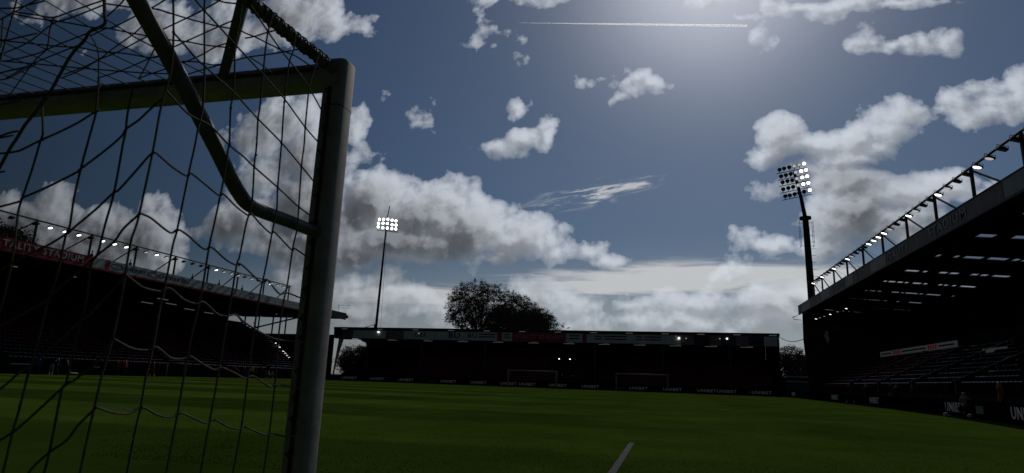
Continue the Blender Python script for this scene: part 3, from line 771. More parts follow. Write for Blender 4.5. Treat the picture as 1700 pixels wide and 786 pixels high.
# ------------------------------------------------------------------ left stand
K = .941
def lz(z): return (z - H) * K + H
LX = -64.0
LS = thing('grandstand', 'long dark grandstand behind the goal net with a red and pale grey fascia', 'grandstand', (LX, 60, 0))
LY0, LY1 = 28.0, 116.5
ft, fb, tt = lz(13.95), lz(12.5), lz(16.6)
lrake = lambda x: .7 + max(0, (-x - 64.8)) * .5
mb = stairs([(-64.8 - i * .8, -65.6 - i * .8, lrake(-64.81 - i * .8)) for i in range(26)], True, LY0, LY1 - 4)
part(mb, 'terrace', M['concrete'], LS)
lrz = lambda x: fb + .15 + (LX - x) * .012
mb = MB(); mb.prism([(LX, LY0, lrz(LX)), (LX, LY1, lrz(LX)), (-88, LY1, lrz(-88)), (-88, LY0, lrz(-88))], (0, 0, .2)); part(mb, 'roof', M['roof_sheet'], LS)
FE = 110.8
mb = MB(); mb.box((LX, LY0, fb + .22), (LX + .1, FE, ft)); part(mb, 'fascia', M['fascia_far'], LS)
mb = MB(); mb.box((LX, FE + .002, fb), (LX + .1, LY1, ft)); part(mb, 'roof_end_panel', M['black_steel'], LS)
mb = MB(); mb.box((LX - .02, LY0, fb), (LX + .14, FE, fb + .218)); part(mb, 'fascia_trim', M['red'], LS)
def lfy(px, py): return on_x(px, py, LX).y
ys1 = lfy(150, 436)
mb = MB(); mb.box((LX + .102, LY0, fb + .225), (LX + .125, ys1, ft + .01)); mb.box((LX + .102, lfy(174, 440), fb + .225), (LX + .125, lfy(181, 442), ft + .01)); part(mb, 'red_panel', M['red'], LS)
yT, yM = lfy(3, 404), lfy(137, 434)
tm = text_mesh('TALITY STADIUM', 1.0, .01); wtxt = max(v.co.x for v in tm.vertices) - min(v.co.x for v in tm.vertices)
for v in tm.vertices: v.co.x *= abs(yM - yT) / wtxt
place_text(tm, M['pale'], (LX + .14, (yT + yM) / 2, (ft + fb) / 2 + .1), (0, 1, 0), (0, 0, 1), LS)
tm = text_mesh('VI', 1.0, .01, stretch=1.35); place_text(tm, M['pale'], (LX + .14, yT - 1.35, (ft + fb) / 2 + .1), (0, 1, 0), (0, 0, 1), LS)
# faint printed marks along the pale fascia
def oval(mb, x, y, z, a, b, th=.09):
    N = 18
    for k in range(N):
        t0, t1 = 2 * math.pi * k / N, 2 * math.pi * (k + 1) / N
        mb.beam((x, y + a * math.cos(t0), z + b * math.sin(t0)), (x, y + a * math.cos(t1), z + b * math.sin(t1)), .02, th)
mid = (ft + fb) / 2 + .12
mb = MB(); yb = lfy(193, 445); oval(mb, LX + .11, yb, mid, .8, .32); part(mb, 'oval_mark', M['ink'], LS)
tm = text_mesh('CHERRY', .62, .008, stretch=1.5); place_text(tm, M['ink'], (LX + .115, lfy(222, 452), mid), (0, 1, 0), (0, 0, 1), LS)
mb = MB(); oval(mb, LX + .11, lfy(252, 460), mid, .8, .32); part(mb, 'oval_mark', M['ink'], LS)
tm = text_mesh('CHERRY', .62, .008, stretch=1.5); place_text(tm, M['ink'], (LX + .115, lfy(280, 465), mid), (0, 1, 0), (0, 0, 1), LS)
tm = text_mesh('BU', .8, .008, stretch=1.4); place_text(tm, M['ink'], (LX + .115, lfy(307, 469), mid), (0, 1, 0), (0, 0, 1), LS)
mb = MB()
for x_, y_ in ((348, 479), (387, 487), (417, 493), (443, 499)): oval(mb, LX + .11, lfy(x_, y_), mid, .5, .36, .14)
part(mb, 'round_mark', M['ink'], LS)
LP = [48.8 - 13.4, 48.8 - 6.6, 53.0, 60.0, 66.8, 73.7, 80.5, 87.4, 94.4, 101.9]
LP = [y * K for y in LP]
mb = MB(); mb.tube([(LX, LY0, tt), (LX, LP[-1] + .5, tt)], .09, 8); part(mb, 'lamp_rail', M['black_steel'], LS)
for y in LP:
    mb = MB(); mb.beam((LX, y, ft), (LX, y, tt), .17, .17); part(mb, 'rail_post', M['black_steel'], LS)
    mb = MB(); mb.beam((LX, y - .1, tt - .15), (LX - .2, y - 2.9, ft), .11, .11); part(mb, 'rail_brace', M['black_steel'], LS)
for x_, y_ in ((153, 420), (216, 440), (320, 455), (364, 468), (402, 478)):
    p = on_x(x_, y_, LX - .3); mb = MB(); mb.box((p.x - .12, p.y - .12, ft), (p.x + .12, p.y + .12, ft + .35)); mb.tube([(p.x, p.y, ft + .35), (p.x, p.y, ft + .8)], .06, 6); part(mb, 'roof_camera', M['black_steel'], LS)
r_ = random.Random(8)
LITPX = {'lit': [4, 75, 99, 123, 162, 185, 207, 254, 356, 447], 'dim': [236, 271, 370, 387, 417, 465]}
for i in range(len(LP) - 1):
    y, y2 = LP[i], LP[i + 1]
    for k, f_ in enumerate((-.04, .2, .46, .72)):
        yy = y + (y2 - y) * f_; px = CX + F_PX * 0
        d = Vector((LX, yy, tt - .5 - H)); px = CX + F_PX * d.dot(RIGHT) / d.dot(FWD)
        st = 'lit' if min(abs(px - a) for a in LITPX['lit']) < 7 else ('dim' if min(abs(px - a) for a in LITPX['dim']) < 8 else 'off')
        floodlight((LX + .25, yy, tt - .5), 1, st, LS, tilt=.30, size=.66)
# back wall, open far gable
mb = MB(); mb.box((-87.6, LY0, 0), (-87.2, LY1 - 6, lrz(-87) - .005)); part(mb, 'back_wall', M['wall'], LS)
gz = lz(9.05)
mb = MB(); mb.box((-87.6, LY1 - 3.4, 0), (LX - .3, LY1 - 3.1, gz)); part(mb, 'end_wall', M['wall'], LS)
for x in (-85.0, -81.7, -78.4, -75.4, -72, -68.5):
    mb = MB(); mb.beam((x, LY1 - 3.3, gz), (x, LY1 - 3.3, lrz(x)), .22, .22); part(mb, 'gable_post', M['black_steel'], LS)
mb = MB(); mb.beam((-87, LY1 - 3.25, gz + .1), (-72, LY1 - 3.25, lrz(-72)), .2, .26); mb.beam((-87, LY1 - 3.25, lrz(-87) - .1), (-83.6, LY1 - 3.25, gz), .15, .15); mb.beam((-83, LY1 - 3.25, gz + 2.2), (-81.0, LY1 - 3.25, gz), .12, .12); part(mb, 'gable_brace', M['black_steel'], LS)
mb = MB(); mb.box((-86.1, LY1 - 9, lrake(-86)), (-85.3, LY1 - 8.2, lrz(-86)));  part(mb, 'roof_column', M['black_steel'], LS)
# dim strip lamps deep under the roof
for px, py in ((30, 443), (128, 460), (248, 503), (288, 505), (318, 514), (437, 526), (462, 522), (350, 520), (274, 497)):
    p = on_x(px, py, LX - 9); y = p.y
    mb = MB(); mb.box((LX - 9.5, y - 1.0 if px not in (437, 462, 30, 128) else y - .2, p.z - .05), (LX - 9.3, y + 1.0 if px not in (437, 462, 30, 128) else y + .2, p.z + .05)); part(mb, 'strip_lamp', M['lamp_faint'], LS)
# seats
cand = []
for i in range(20):
    x = -65.2 - i * .8; y = 50.0
    while y < 110:
        if (y - 50) % 11 > .9 and -x / y < 1.33: cand.append((x, y))
        y += .52
cand.sort(key=lambda c: c[0] ** 2 + c[1] ** 2)
add_seats(cand, math.pi / 2, LS, lambda x, y: lrake(x - .01), lambda x, y: (int(y / 8.3) + int((-x - 64) / 5)) % 3 != 0)
# ridge piece past the fascia's end
mb = MB(); mb.prism([(LX, LY1 + .1, ft - .1), (LX, LY1 + .1, ft - 1.0), (LX, LY1 + .9, ft - 1.0), (LX, LY1 + 1.3, ft - .6)], (-14, 0, .2)); part(mb, 'roof_end', M['black_steel'], LS)

# ------------------------------------------------------------------ far stand
FY = 107.0
FS = thing('grandstand', 'low dark grandstand across the far end under a long flat roof', 'grandstand', (-22, FY, 0))
fx0, fx1 = -60.8, 16.9
def fz(px, py): return on_y(px, py, FY).z
ftp, fbt = 9.50, 7.55
mb = MB(); mb.prism([(fx0, FY + .2, ftp - .05), (fx1, FY + .2, ftp - .05), (fx1, FY + 14, ftp - 1.0), (fx0, FY + 14, ftp - 1.0)], (0, 0, .18)); part(mb, 'roof', M['roof_sheet'], FS)
mb = MB(); mb.box((fx0, FY, fbt), (fx1, FY + .15, ftp - .35)); part(mb, 'fascia', M['fascia_dark'], FS)
mb = MB(); mb.box((fx0 - .1, FY - .1, ftp - .35), (fx1 + .1, FY + .2, ftp + .12)); part(mb, 'roof_edge', M['black_steel'], FS)
def fpanel(name, px0, px1, mat, off=.01, zz=(fbt + .05, ftp - .45)):
    x0, x1 = on_y(px0, 565, FY).x, on_y(px1, 565, FY).x
    mb = MB(); mb.box((x0, FY - off - .01, zz[0]), (x1, FY - .002, zz[1])); part(mb, name, mat, FS)
for a, b in ((826, 832), (851, 936), (968, 973)): fpanel('red_panel', a, b, M['red'])
for a, b in ((585, 640), (670, 825), (833, 850), (940, 967), (974, 1130), (1255, 1290)): fpanel('pale_panel', a, b, M['fascia_far'])
for a, b in ((1152, 1178), (1197, 1222), (1243, 1268)): fpanel('dark_panel', a, b, M['ink'], .02)
def ftext(s_, px0, px1, size, mat):
    tm = text_mesh(s_, size, .01); w = max(v.co.x for v in tm.vertices) - min(v.co.x for v in tm.vertices)
    x0, x1 = on_y(px0, 562, FY).x, on_y(px1, 562, FY).x
    for v in tm.vertices: v.co.x *= (x1 - x0) / w
    place_text(tm, mat, ((x0 + x1) / 2, FY - .045, (fbt + ftp) / 2 - .15), (1, 0, 0), (0, 0, 1), FS)
ftext('BU', 745, 763, 1.5, M['ink']); ftext('BU', 777, 791, 1.1, M['ink']); ftext('VITALITY STADIUM', 854, 934, 1.0, M['pale_far'] if 'pale_far' in M else M['board_text'])
ftext('DEF', 689, 707, 1.0, M['ink']); ftext('J', 641, 646, 1.0, M['blue'])
mb = MB()
for a, b in ((573, 586), (795, 822), (987, 1000), (1003, 1040), (1056, 1066), (1070, 1098), (836, 847), (945, 962)):
    x0, x1 = on_y(a, 562, FY).x, on_y(b, 562, FY).x
    for k in range(2): mb.box((x0, FY - .035, 8.15 + .45 * k), (x1, FY - .025, 8.35 + .45 * k))
part(mb, 'printed_line', M['ink'], FS)
mb = stairs([(FY + 1.0 + i * .85, FY + 1.85 + i * .85, .5 + i * .42) for i in range(14)], False, fx0 + .8, fx1 - .4)
part(mb, 'terrace', M['concrete'], FS)
mb = MB(); xw = on_y(604, 570, FY + 13.2).x; mb.prism([(xw + .6, FY + 13.2, 0), (fx1 - .3, FY + 13.2, 0), (fx1 - .3, FY + 13.2, ftp - .98), (xw - 2.0, FY + 13.2, ftp - .98), (xw + .6, FY + 13.2, ftp - 2.1)], (0, .3, 0)); part(mb, 'back_wall', M['wall'], FS)
mb = MB(); mb.box((fx1 - .3, FY + .2, 0), (fx1, FY + 13.15, ftp - .9)); part(mb, 'end_wall', M['wall'], FS)
mb = MB(); mb.prism([(-59.9, FY + .3, fbt), (-58.9, FY + .3, fbt), (-60.0, FY + .3, 3.3), (-60.4, FY + .3, .1), (-60.6, FY + .3, .1)], (0, .12, 0)); part(mb, 'end_screen', M['white_metal'], FS)
mb = MB(); mb.box((fx0 - .05, FY - .05, fbt + .002), (fx0 + 1.7, FY + 4, ftp - .36)); part(mb, 'roof_box', M['dark_steel'], FS)
for k, px in enumerate((610, 700, 806, 988, 1100, 1212)):
    x = on_y(px, 600, FY + 1).x; mb = MB(); mb.box((x - .14, FY + .7, 0), (x + .14, FY + .98, fbt + .5)); part(mb, 'roof_column', M['dark_steel'], FS)
# ceiling strip lamps and small reflecting lamps
for px in range(582, 1290, 58):
    x = on_y(px + 8, 600, FY + 4).x
    mb = MB(); mb.box((x, FY + 2, 7.45), (x + 1.9, FY + 2.14, 7.52)); mb.box((x + .9, FY + .6, 7.55), (x + 1.8, FY + .7, 7.60)); part(mb, 'strip_lamp', M['lamp_faint'], FS)
    mb = MB(); mb.box((x - 1.2, FY - .115, ftp - .26), (x - .1, FY - .102, ftp - .16)); part(mb, 'edge_lamp', M['lamp_faint'], FS)
mb = MB()
for px, py in ((628, 551.5), (695, 554), (1127, 562), (1139, 562), (1195, 562.5), (1207, 562.5), (928, 596), (946, 596.5)):
    dd = 0 if py < 590 else 3.0
    p = on_y(px, py, FY - .2 + dd); s_ = .12 if px in (628, 1127, 1207) else .075
    q = MB(); q.add([(p.x + s_ * 1.2 * math.cos(a), p.y, p.z + s_ * .75 * math.sin(a)) for a in [i * math.pi / 5 for i in range(10)]] , [tuple(range(10))]); q.box((p.x - s_, p.y + .01, p.z - s_ * .7), (p.x + s_, p.y + (.09 if dd == 0 else .3), p.z + s_ * .7))
    part(q, 'small_lamp', M['lamp_lit'] if s_ > .11 or dd else M['lamp_dim'], FS)
cand = []
for i in range(12):
    y = FY + 1.4 + i * .85; x = fx0 + 1.5
    while x < fx1 - 1:
        if (x + 60) % 13 > .9: cand.append((x, y))
        x += .52
cand.sort(key=lambda c: (c[1], abs(c[0] + 20)))
add_seats(cand, 0, FS, lambda x, y: .5 + ((y - FY - 1.0) // .85) * .42, lambda x, y: (int((x + 60) / 13)) % 3 != 0)
mb = MB(); mb.tube([(-57.2, FY + 9, ftp - .7), (-57.2, FY + 9, ftp + 1.5)], .09, 6); mb.tube([(-57.2, FY + 9, ftp + 1.4), (-63, FY + 9, ftp - .3)], .06, 5); mb.tube([(-57.2, FY + 9, ftp + 1.4), (-55.6, FY + 9, ftp - .6)], .06, 5); part(mb, 'rigging_frame', M['black_steel'], FS)

# ------------------------------------------------------------------ stand behind the camera (shades the goal's back)
NS = thing('grandstand', 'dark roofed grandstand behind the near goal line, out of the picture', 'grandstand', (-20, -12, 0))
mb = stairs([(-12.2 - i * .85, -13.05 - i * .85, .8 + i * .45) for i in range(14)], False, -62, 17)
part(mb, 'terrace', M['concrete'], NS)
mb = MB(); mb.prism([(-62, -8.5, 9.6), (17, -8.5, 9.6), (17, -26, 9.0), (-62, -26, 9.0)], (0, 0, .2)); part(mb, 'roof', M['roof_sheet'], NS)
mb = MB(); mb.box((-62, -26, 0), (17, -25.7, 8.99)); part(mb, 'back_wall', M['wall'], NS)
mb = MB(); mb.box((-62, -8.5, 9.81), (17, -8.4, 10.9)); part(mb, 'fascia', M['fascia_dark'], NS)
for x in (-55, -42, -29, -16, -3, 10):
    mb = MB(); mb.box((x - .15, -13, .5), (x + .15, -12.7, 9.5)); part(mb, 'roof_column', M['dark_steel'], NS)

# ------------------------------------------------------------------ floodlight masts
def mast_lamp(p, lens_mat, parent, face, r=.42):
    """round projector; face = unit vector it shines along"""
    f = Vector(face).normalized(); q = f.to_track_quat('Z', 'Y').to_matrix()
    mb = MB(); N = 16
    prof = [(.14, -.42), (.22, -.38), (.36, -.22), (r * .97, -.05), (r, .03), (r * .93, .03)]
    vs = [q @ Vector((math.cos(2 * math.pi * k / N) * rr, math.sin(2 * math.pi * k / N) * rr, z)) for rr, z in prof for k in range(N)]
    fs = [(i * N + k, i * N + (k + 1) % N, (i + 1) * N + (k + 1) % N, (i + 1) * N + k) for i in range(len(prof) - 1) for k in range(N)] + [tuple(range(N))[::-1]]
    mb.add(vs, fs); mb.beam((-.0, 0, -r - .25), (0, 0, -r + .05), .1, .1)
    o = mb.build('projector', M['black_steel'], parent); o.location = Vector(p) - parent.location
    g = MB(); g.add([q @ Vector((math.cos(2 * math.pi * k / N) * r * .92, math.sin(2 * math.pi * k / N) * r * .92, .02)) for k in range(N)], [tuple(range(N))])
    g.build('lamp_glass', lens_mat, o)
# left mast: 3 rows of 5, all lit
ML = thing('floodlight_mast', 'tall thin floodlight mast with fifteen lit lamps rising behind the far stand', 'floodlight mast', (-66.4, 135, 0))
b0 = on_y(624.5, 541, 135); b1 = on_y(640.5, 385, 135); dirv = (b1 - b0).normalized()
foot = b0 - dirv * (b0.z / dirv.z)
ML.location = foot; top = b0 + dirv * ((38.3 - b0.z) / dirv.z)
part(MB().tube([foot, (foot + top) / 2, top], [.36, .28, .17], 10), 'mast_pole', M['black_steel'], ML)
part(MB().tube([foot + Vector((1.6, 0, 0)), on_y(637.5, 460, 134.8), top + Vector((.3, -.2, -1))], .03, 4), 'guy_cable', M['black_steel'], ML)
hx = {r: [] for r in range(3)}
rows = [[(630, 364.5), (637, 364.5), (644, 364.5), (651, 366), (657.5, 367)], [(628.5, 371), (636, 371), (643, 371.5), (651, 373.5), (657.5, 374)], [(628, 377), (635.5, 378.5), (643, 379), (650.5, 380), (657, 380.5)]]
for rw in rows:
    ps = [on_y(x, y, 134.4) for x, y in rw]
    mb = MB(); mb.beam((ps[0].x - .5, 134.9, ps[0].z - .7), (ps[-1].x + .5, 134.9, ps[-1].z - .7), .1, .1); part(mb, 'lamp_crossarm', M['black_steel'], ML)
    for p in ps: mast_lamp(p, M['lamp_lit'], ML, (.12, -1, -.22), .37)
part(MB().beam((top.x, 135.0, top.z - .3), (top.x + .4, 135.0, 41.2), .16, .16), 'head_frame', M['black_steel'], ML)

MR = thing('floodlight_mast', 'thick floodlight tower with thirty lamps on a tilted head above the right stand roof', 'floodlight mast', (23.6, 112, 0))
YR = 112.0
c0, c1, c2, c3 = on_y(1347.5, 494, YR), on_y(1338.5, 380, YR), on_y(1337, 363, YR), on_y(1318, 285, YR)
dv = (c1 - c0).normalized(); ft_ = c0 - dv * (c0.z / dv.z); MR.location = ft_
part(MB().tube([ft_, c0, c1, c2], [.74, .60, .50, .48], 12), 'mast_pole', M['black_steel'], MR)
part(MB().tube([c2, (c2 + c3) / 2 + Vector((.12, 0, 0)), c3], [.34, .28, .22], 10), 'upper_pole', M['black_steel'], MR)
part(MB().tube([c2 + Vector((0, 0, -.15)), c2 + Vector((0, 0, .25))], .95, 12), 'pole_collar', M['black_steel'], MR)
for s_ in (-1, 1):
    mb = MB()
    for dy in (-.5, .5): mb.tube([c1 + Vector((s_ * 1.05, dy, 1.2)), c1 + Vector((s_ * 1.0, dy, -3.2))], .03, 4)
    for k in range(6): z = 1.2 - k * .85; mb.tube([c1 + Vector((s_ * 1.04, -.5, z)), c1 + Vector((s_ * 1.04, .5, z))], .025, 4); 
    mb.tube([c1 + Vector((0, 0, 1.0)), c1 + Vector((s_ * 1.05, 0, 1.0))], .03, 4); mb.tube([c1 + Vector((0, 0, -3.0)), c1 + Vector((s_ * 1.0, 0, -3.0))], .03, 4)
    part(mb, 'service_cage', M['dark_steel'], MR)
mb = MB()
for k in range(9): p = c0.lerp(c1, .1 + k * .1); mb.tube([p, p + Vector((1.2, 0, 0))], .03, 4)
part(mb, 'climbing_step', M['black_steel'], MR)
rowsR = [[(1293.5, 282), (1301, 280), (1309.5, 278), (1318.5, 276), (1327, 274), (1335, 272)],
         [(1296, 293), (1304, 291), (1312, 289), (1321, 286.5), (1330, 284.5), (1338, 282.5)],
         [(1298.5, 303), (1306.5, 301), (1314.5, 299.5), (1323, 297), (1332, 295), (1340, 293)],
         [(1299.5, 314.5), (1308, 312.5), (1316, 310.5), (1325, 308), (1333.5, 306), (1342, 304)],
         [(1303, 326), (1310.5, 324.5), (1318.5, 322.5), (1327, 320.5), (1335, 318.5), (1344.5, 316)]]
stR = ['ooo.._', 'ooo.d_', 'ooo.d_', 'ooo._d'[:6], 'ooooo_']
stR = ['oooddL', 'ooodLL', 'ooodLL', 'ooodLL', 'oooooL']
for rw, ss in zip(rowsR, stR):
    ps = [on_y(x, y, YR - .7) for x, y in rw]
    part(MB().beam(ps[0] + Vector((-.4, .4, -.62)), ps[-1] + Vector((.4, .4, -.62)), .1, .1), 'lamp_crossarm', M['black_steel'], MR)
    for i, (p, c_) in enumerate(zip(ps, ss)):
        mast_lamp(p, M[{'o': 'lamp_off', 'd': 'lamp_dim', 'L': 'lamp_lit'}[c_]], MR, (-.75 if i < 3 else -.15, -1, -.3), .31)

# ------------------------------------------------------------------ advertising boards round the pitch
def board(p0, p1, label, text=None, tcx=None, h=.85, group='advertising boards round the pitch', tm=None, green=False, th=None):
    p0, p1 = Vector(p0), Vector(p1); d = (p1 - p0); L = d.length; d.normalize(); n = Vector((d.y, -d.x, 0))
    t = thing('advertising_board', label, 'board', (p0 + p1) / 2, group, math.atan2(d.y, d.x))
    mb = MB(); mb.box((-L / 2 + .01, -.0, .0), (L / 2 - .01, .12, h)); mb.prism([(-L / 2 + .02, .13, 0), (-L / 2 + .02, .55, 0), (-L / 2 + .02, .13, h * .8)], (.06, 0, 0)); mb.prism([(L / 2 - .08, .13, 0), (L / 2 - .08, .55, 0), (L / 2 - .08, .13, h * .8)], (.06, 0, 0))
    mb.build('screen', M['board'], t)
    if text:
        me = TM[text] if tm is None else tm
        o = bpy.data.objects.new('lettering', me); col.objects.link(o); o.parent = t
        o.location = (0 if tcx is None else tcx, -.015, h * .5); o.rotation_euler = (math.pi / 2, 0, 0)
    if green: mb = MB(); mb.box((-L / 2 + .4, -.02, h * .3), (-L / 2 + 1.6, -.004, h * .7)); mb.build('green_mark', M['green_print'], t)
    return t
TM = {}
for nme, stx, sz in (('UNIBET', 1.25, .62), ('UNIBET_BIG', 1.35, .66)):
    me = text_mesh('UNIBET', sz, .008, stretch=stx); me.materials.append(M['led_text']); TM[nme] = me
BY = 103.6
txts = [579, 625, 673, 744, 794, 844, 875, 926, 980, 1060, 1116, 1173, 1206, 1264]
xs = [on_y(p, 640, BY).x for p in txts]
edges = [-61.4] + [(a + b) / 2 for a, b in zip(xs, xs[1:])] + [16.2]
near = {0: 'below the open left end of the far stand', 1: 'below the thin floodlight mast', 2: 'right of the mast below the far stand', 3: 'below the big BU letters of the far fascia', 4: 'just left of the far goal', 5: 'in front of the far goal, at its left post', 6: 'in front of the middle of the far goal', 7: 'at the right post of the far goal', 8: 'between the two goals at the far end', 9: 'in front of the right-hand training goal', 10: 'at the right post of the training goal', 11: 'left of the lone person in the far stand', 12: 'below the lone person in the far stand', 13: 'under the right end of the far stand'}
for i, x in enumerate(xs):
    mid_ = (edges[i] + edges[i + 1]) / 2
    board((edges[i], BY, 0), (edges[i + 1], BY, 0), 'black UNIBET board ' + near[i], 'UNIBET', x - mid_, green=i in (3, 9, 13))
# right touchline: boards follow the edge of the turf
def rx(y): return float(np.interp(y, [20, 26, 36.5, 49, 62, 80, 103], [11.9, 12.6, 14.2, 15.2, 15.9, 16.5, 17.0]))
segs = [(102.5, 93), (93, 84), (84, 75.5), (75.5, 67.5), (67.5, 60), (60, 53), (53, 46.5), (46.5, 40.8), (40.8, 35.2), (35.2, 30.6), (30.6, 26.0), (26, 21.2)]
rl = ['at the far corner beside the green container', 'farthest but one along the right touchline', 'under the near edge of the dark gable wall', 'under the pale signboard end of the right stand', 'left of the two people standing on the right', 'behind the two people standing on the right', 'behind the person in the red jacket on the right touchline', 'left of the thin pitchside stand', 'nearest but one UNIBET board on the right, by the crouching person', 'with green mark between the two nearest UNIBET boards', 'nearest board on the right, cut by the picture edge', 'just past the right picture edge']
for i, ((a, b), l) in enumerate(zip(segs, rl)):
    tx = {0: 0, 3: 0, 5: 0, 8: 0, 10: 0}.get(i)
    board((rx(a), a, 0), (rx(b), b, 0), 'black board ' + l, 'UNIBET_BIG' if tx is not None else None, tx, group='advertising boards on the right touchline', green=i in (1, 9))
# left touchline
for i in range(9):
    y0 = 40 + i * 7.0
    board((-62.3, y0, 0), (-62.3, y0 + 6.9, 0), ['black board left of the picture', 'dark low board at the left picture edge', 'dark low board beside the person in blue', 'dark low board behind the leaning white pole', 'dark low board behind the person in the orange bib', 'dark low board behind the small white goal', 'dark low board below the pale lamp of the left stand', 'dark low board by the red-clad group on the left', 'dark low board next to the white goal post on the left'][i], group='boards on the left touchline')

# ------------------------------------------------------------------ goals at the far end
def full_goal(x0, x1, y, h, label, r=.09, depth=1.6, name='football_goal', netm='cord', back=1):
    t = thing(name, label, 'goal', ((x0 + x1) / 2, y, 0)); w = (x1 - x0) / 2
    for s_ in (-1, 1): MB().tube([(s_ * w, 0, 0), (s_ * w, 0, h)], r, 10).build('post', M['goal_dull'], t, True)
    MB().tube([(-w, 0, h - r), (w, 0, h - r)], r, 10).build('crossbar', M['goal_dull'], t, True)
    mb = MB()
    for s_ in (-1, 1): mb.tube([(s_ * w, 0, h - .1), (s_ * w, depth * .6, h - .15), (s_ * w, depth, 0), (s_ * w, 0, .03)], .03, 6)
    mb.tube([(-w, depth, .03), (w, depth, .03)], .03, 6); mb.build('back_frame', M['frame_metal'], t)
    mb = MB(); step = .3
    k = 0
    while -w + k * step < w: mb.tube([(-w + k * step, .05, h - .1), (-w + k * step, depth * .6, h - .15), (-w + k * step, depth, .02)], .006, 3, cap=False); k += 1
    for z in [j * step for j in range(1, int(h / step))]: f = depth * (.6 + .4 * (1 - z / h)); mb.tube([(-w, .0, z), (-w, f, z), (w, f, z), (w, 0, z)], .006, 3, cap=False)
    mb.build('net', M[netm], t); return t
g0, g1 = on_y(843, 640, 94), on_y(923, 643, 94)
full_goal(g0.x, g1.x, 94, 2.55, 'far white goal left of centre in front of the far stand')
g0, g1 = on_y(1023, 645, 94), on_y(1109, 648, 94)
full_goal(g0.x, g1.x, 94, 2.55, 'far white goal on the right, standing beside the other far goal')
p0, p1 = on_z(287, 621.5), on_z(296, 622)
p0 = on_x(287, 621, -60.5)
sg = full_goal(-.95, .95, 0, 1.75, 'small white training goal by the left touchline', r=.05, depth=.7, name='training_goal'); sg.location = (-60.2, p0.y, 0); sg.rotation_euler = (0, 0, math.radians(40))

# ------------------------------------------------------------------ people
def person(loc, yaw, label, shirt, trousers, pose='stand', h=1.78, hair='hair', boots='black_cloth', group=None, lean=0.0):
    """one skinned body; materials by zone"""
    k = h / 1.78
    V = [(0, 0, .96), (0, .01, 1.12), (0, .0, 1.34), (0, .0, 1.47), (0, .02, 1.60), (0, .025, 1.72),
         (.10, 0, .90), (.12, .02, .50), (.13, -.02, .08), (.13, .13, .04),
         (-.10, 0, .90), (-.12, .02, .50), (-.13, -.02, .08), (-.13, .13, .04),
         (.19, 0, 1.42), (.25, -.02, 1.15), (.27, .08, .90), (.27, .12, .80),
         (-.19, 0, 1.42), (-.25, -.02, 1.15), (-.27, .08, .90), (-.27, .12, .80)]
    if pose == 'walk':
        V[7] = (.11, .20, .52); V[8] = (.11, .26, .09); V[9] = (.11, .40, .05); V[11] = (-.11, -.06, .50); V[12] = (-.11, -.34, .14); V[13] = (-.11, -.22, .04)
        V[16] = (.26, -.18, .95); V[17] = (.26, -.2, .86); V[20] = (-.26, .22, .98); V[21] = (-.26, .28, .9)
    if pose == 'crossed': V[16] = (.08, .24, 1.14); V[17] = (-.02, .26, 1.17); V[20] = (-.08, .25, 1.10); V[21] = (.02, .26, 1.07)
    if pose == 'bend':
        for i, d in ((1, (0, .10, -.04)), (2, (0, .28, -.14)), (3, (0, .38, -.20)), (4, (0, .5, -.24)), (5, (0, .58, -.24)), (14, (0, .30, -.16)), (18, (0, .30, -.16)), (15, (0, .42, -.28)), (19, (0, .42, -.28)), (16, (0, .44, -.3)), (20, (0, .44, -.3)), (17, (0, .46, -.32)), (21, (0, .46, -.32))):
            V[i] = tuple(a + b for a, b in zip(V[i], d))
    if pose == 'crouch':
        V = [(x, y, z - .50) if i not in (7, 8, 9, 11, 12, 13) else (x, y, z) for i, (x, y, z) in enumerate(V)]
        V[7] = (.14, .36, .48); V[11] = (-.14, .34, .30); V[12] = (-.13, -.08, .10); V[17] = (.12, .4, .62); V[16] = (.2, .28, .6); V[21] = (-.1, .42, .6); V[20] = (-.2, .28, .58)
    E = [(0, 1), (1, 2), (2, 3), (3, 4), (4, 5), (0, 6), (6, 7), (7, 8), (8, 9), (0, 10), (10, 11), (11, 12), (12, 13), (3, 14), (14, 15), (15, 16), (16, 17), (3, 18), (18, 19), (19, 20), (20, 21)]
    Rr = [.13, .125, .15, .06, .085, .08, .095, .065, .045, .04, .095, .065, .045, .04, .07, .048, .035, .035, .07, .048, .035, .035]
    me = bpy.data.meshes.new('person'); me.from_pydata([(x * k, y * k, z * k) for x, y, z in V], E, [])
    o = bpy.data.objects.new('person', me); col.objects.link(o)
    mod = o.modifiers.new('skin', 'SKIN'); sk = me.skin_vertices[0].data
    for i, r in enumerate(Rr): sk[i].radius = (r * k, r * k * (.8 if i in (0, 1, 2) else 1))
    sk[0].use_root = True
    sub = o.modifiers.new('sub', 'SUBSURF'); sub.levels = 1; sub.render_levels = 1
    bpy.context.view_layer.update()
    m2 = bpy.data.meshes.new_from_object(o.evaluated_get(bpy.context.evaluated_depsgraph_get()))
    o.modifiers.clear(); o.data = m2; bpy.data.meshes.remove(me)
    m2.materials.clear()
    for mm in (shirt, trousers, 'skin', hair, boots): m2.materials.append(M[mm])
    # nearest bone decides the zone
    zone = {0: 1, 1: 0, 2: 0, 3: 2, 4: 2, 5: 3, 6: 1, 7: 1, 8: 4, 9: 4, 10: 1, 11: 1, 12: 4, 13: 4, 14: 0, 15: 0, 16: 0, 17: 2, 18: 0, 19: 0, 20: 0, 21: 2}
    VV = [Vector(v) * k for v in V]
    for p in m2.polygons:
        c = p.center; i = min(range(22), key=lambda j: (VV[j] - c).length - Rr[j] * k); p.material_index = zone[i]; p.use_smooth = True
    if pose != 'bend':
        for p in m2.polygons:
            if p.material_index == 3 and p.center.z < VV[5].z - .02 and p.center.y > VV[5].y: p.material_index = 2
    o.location = loc; o.rotation_euler = (lean, 0, yaw)
    tag(o, label, 'person', group); return o
def gp(px, py): p = on_z(px, py); return p
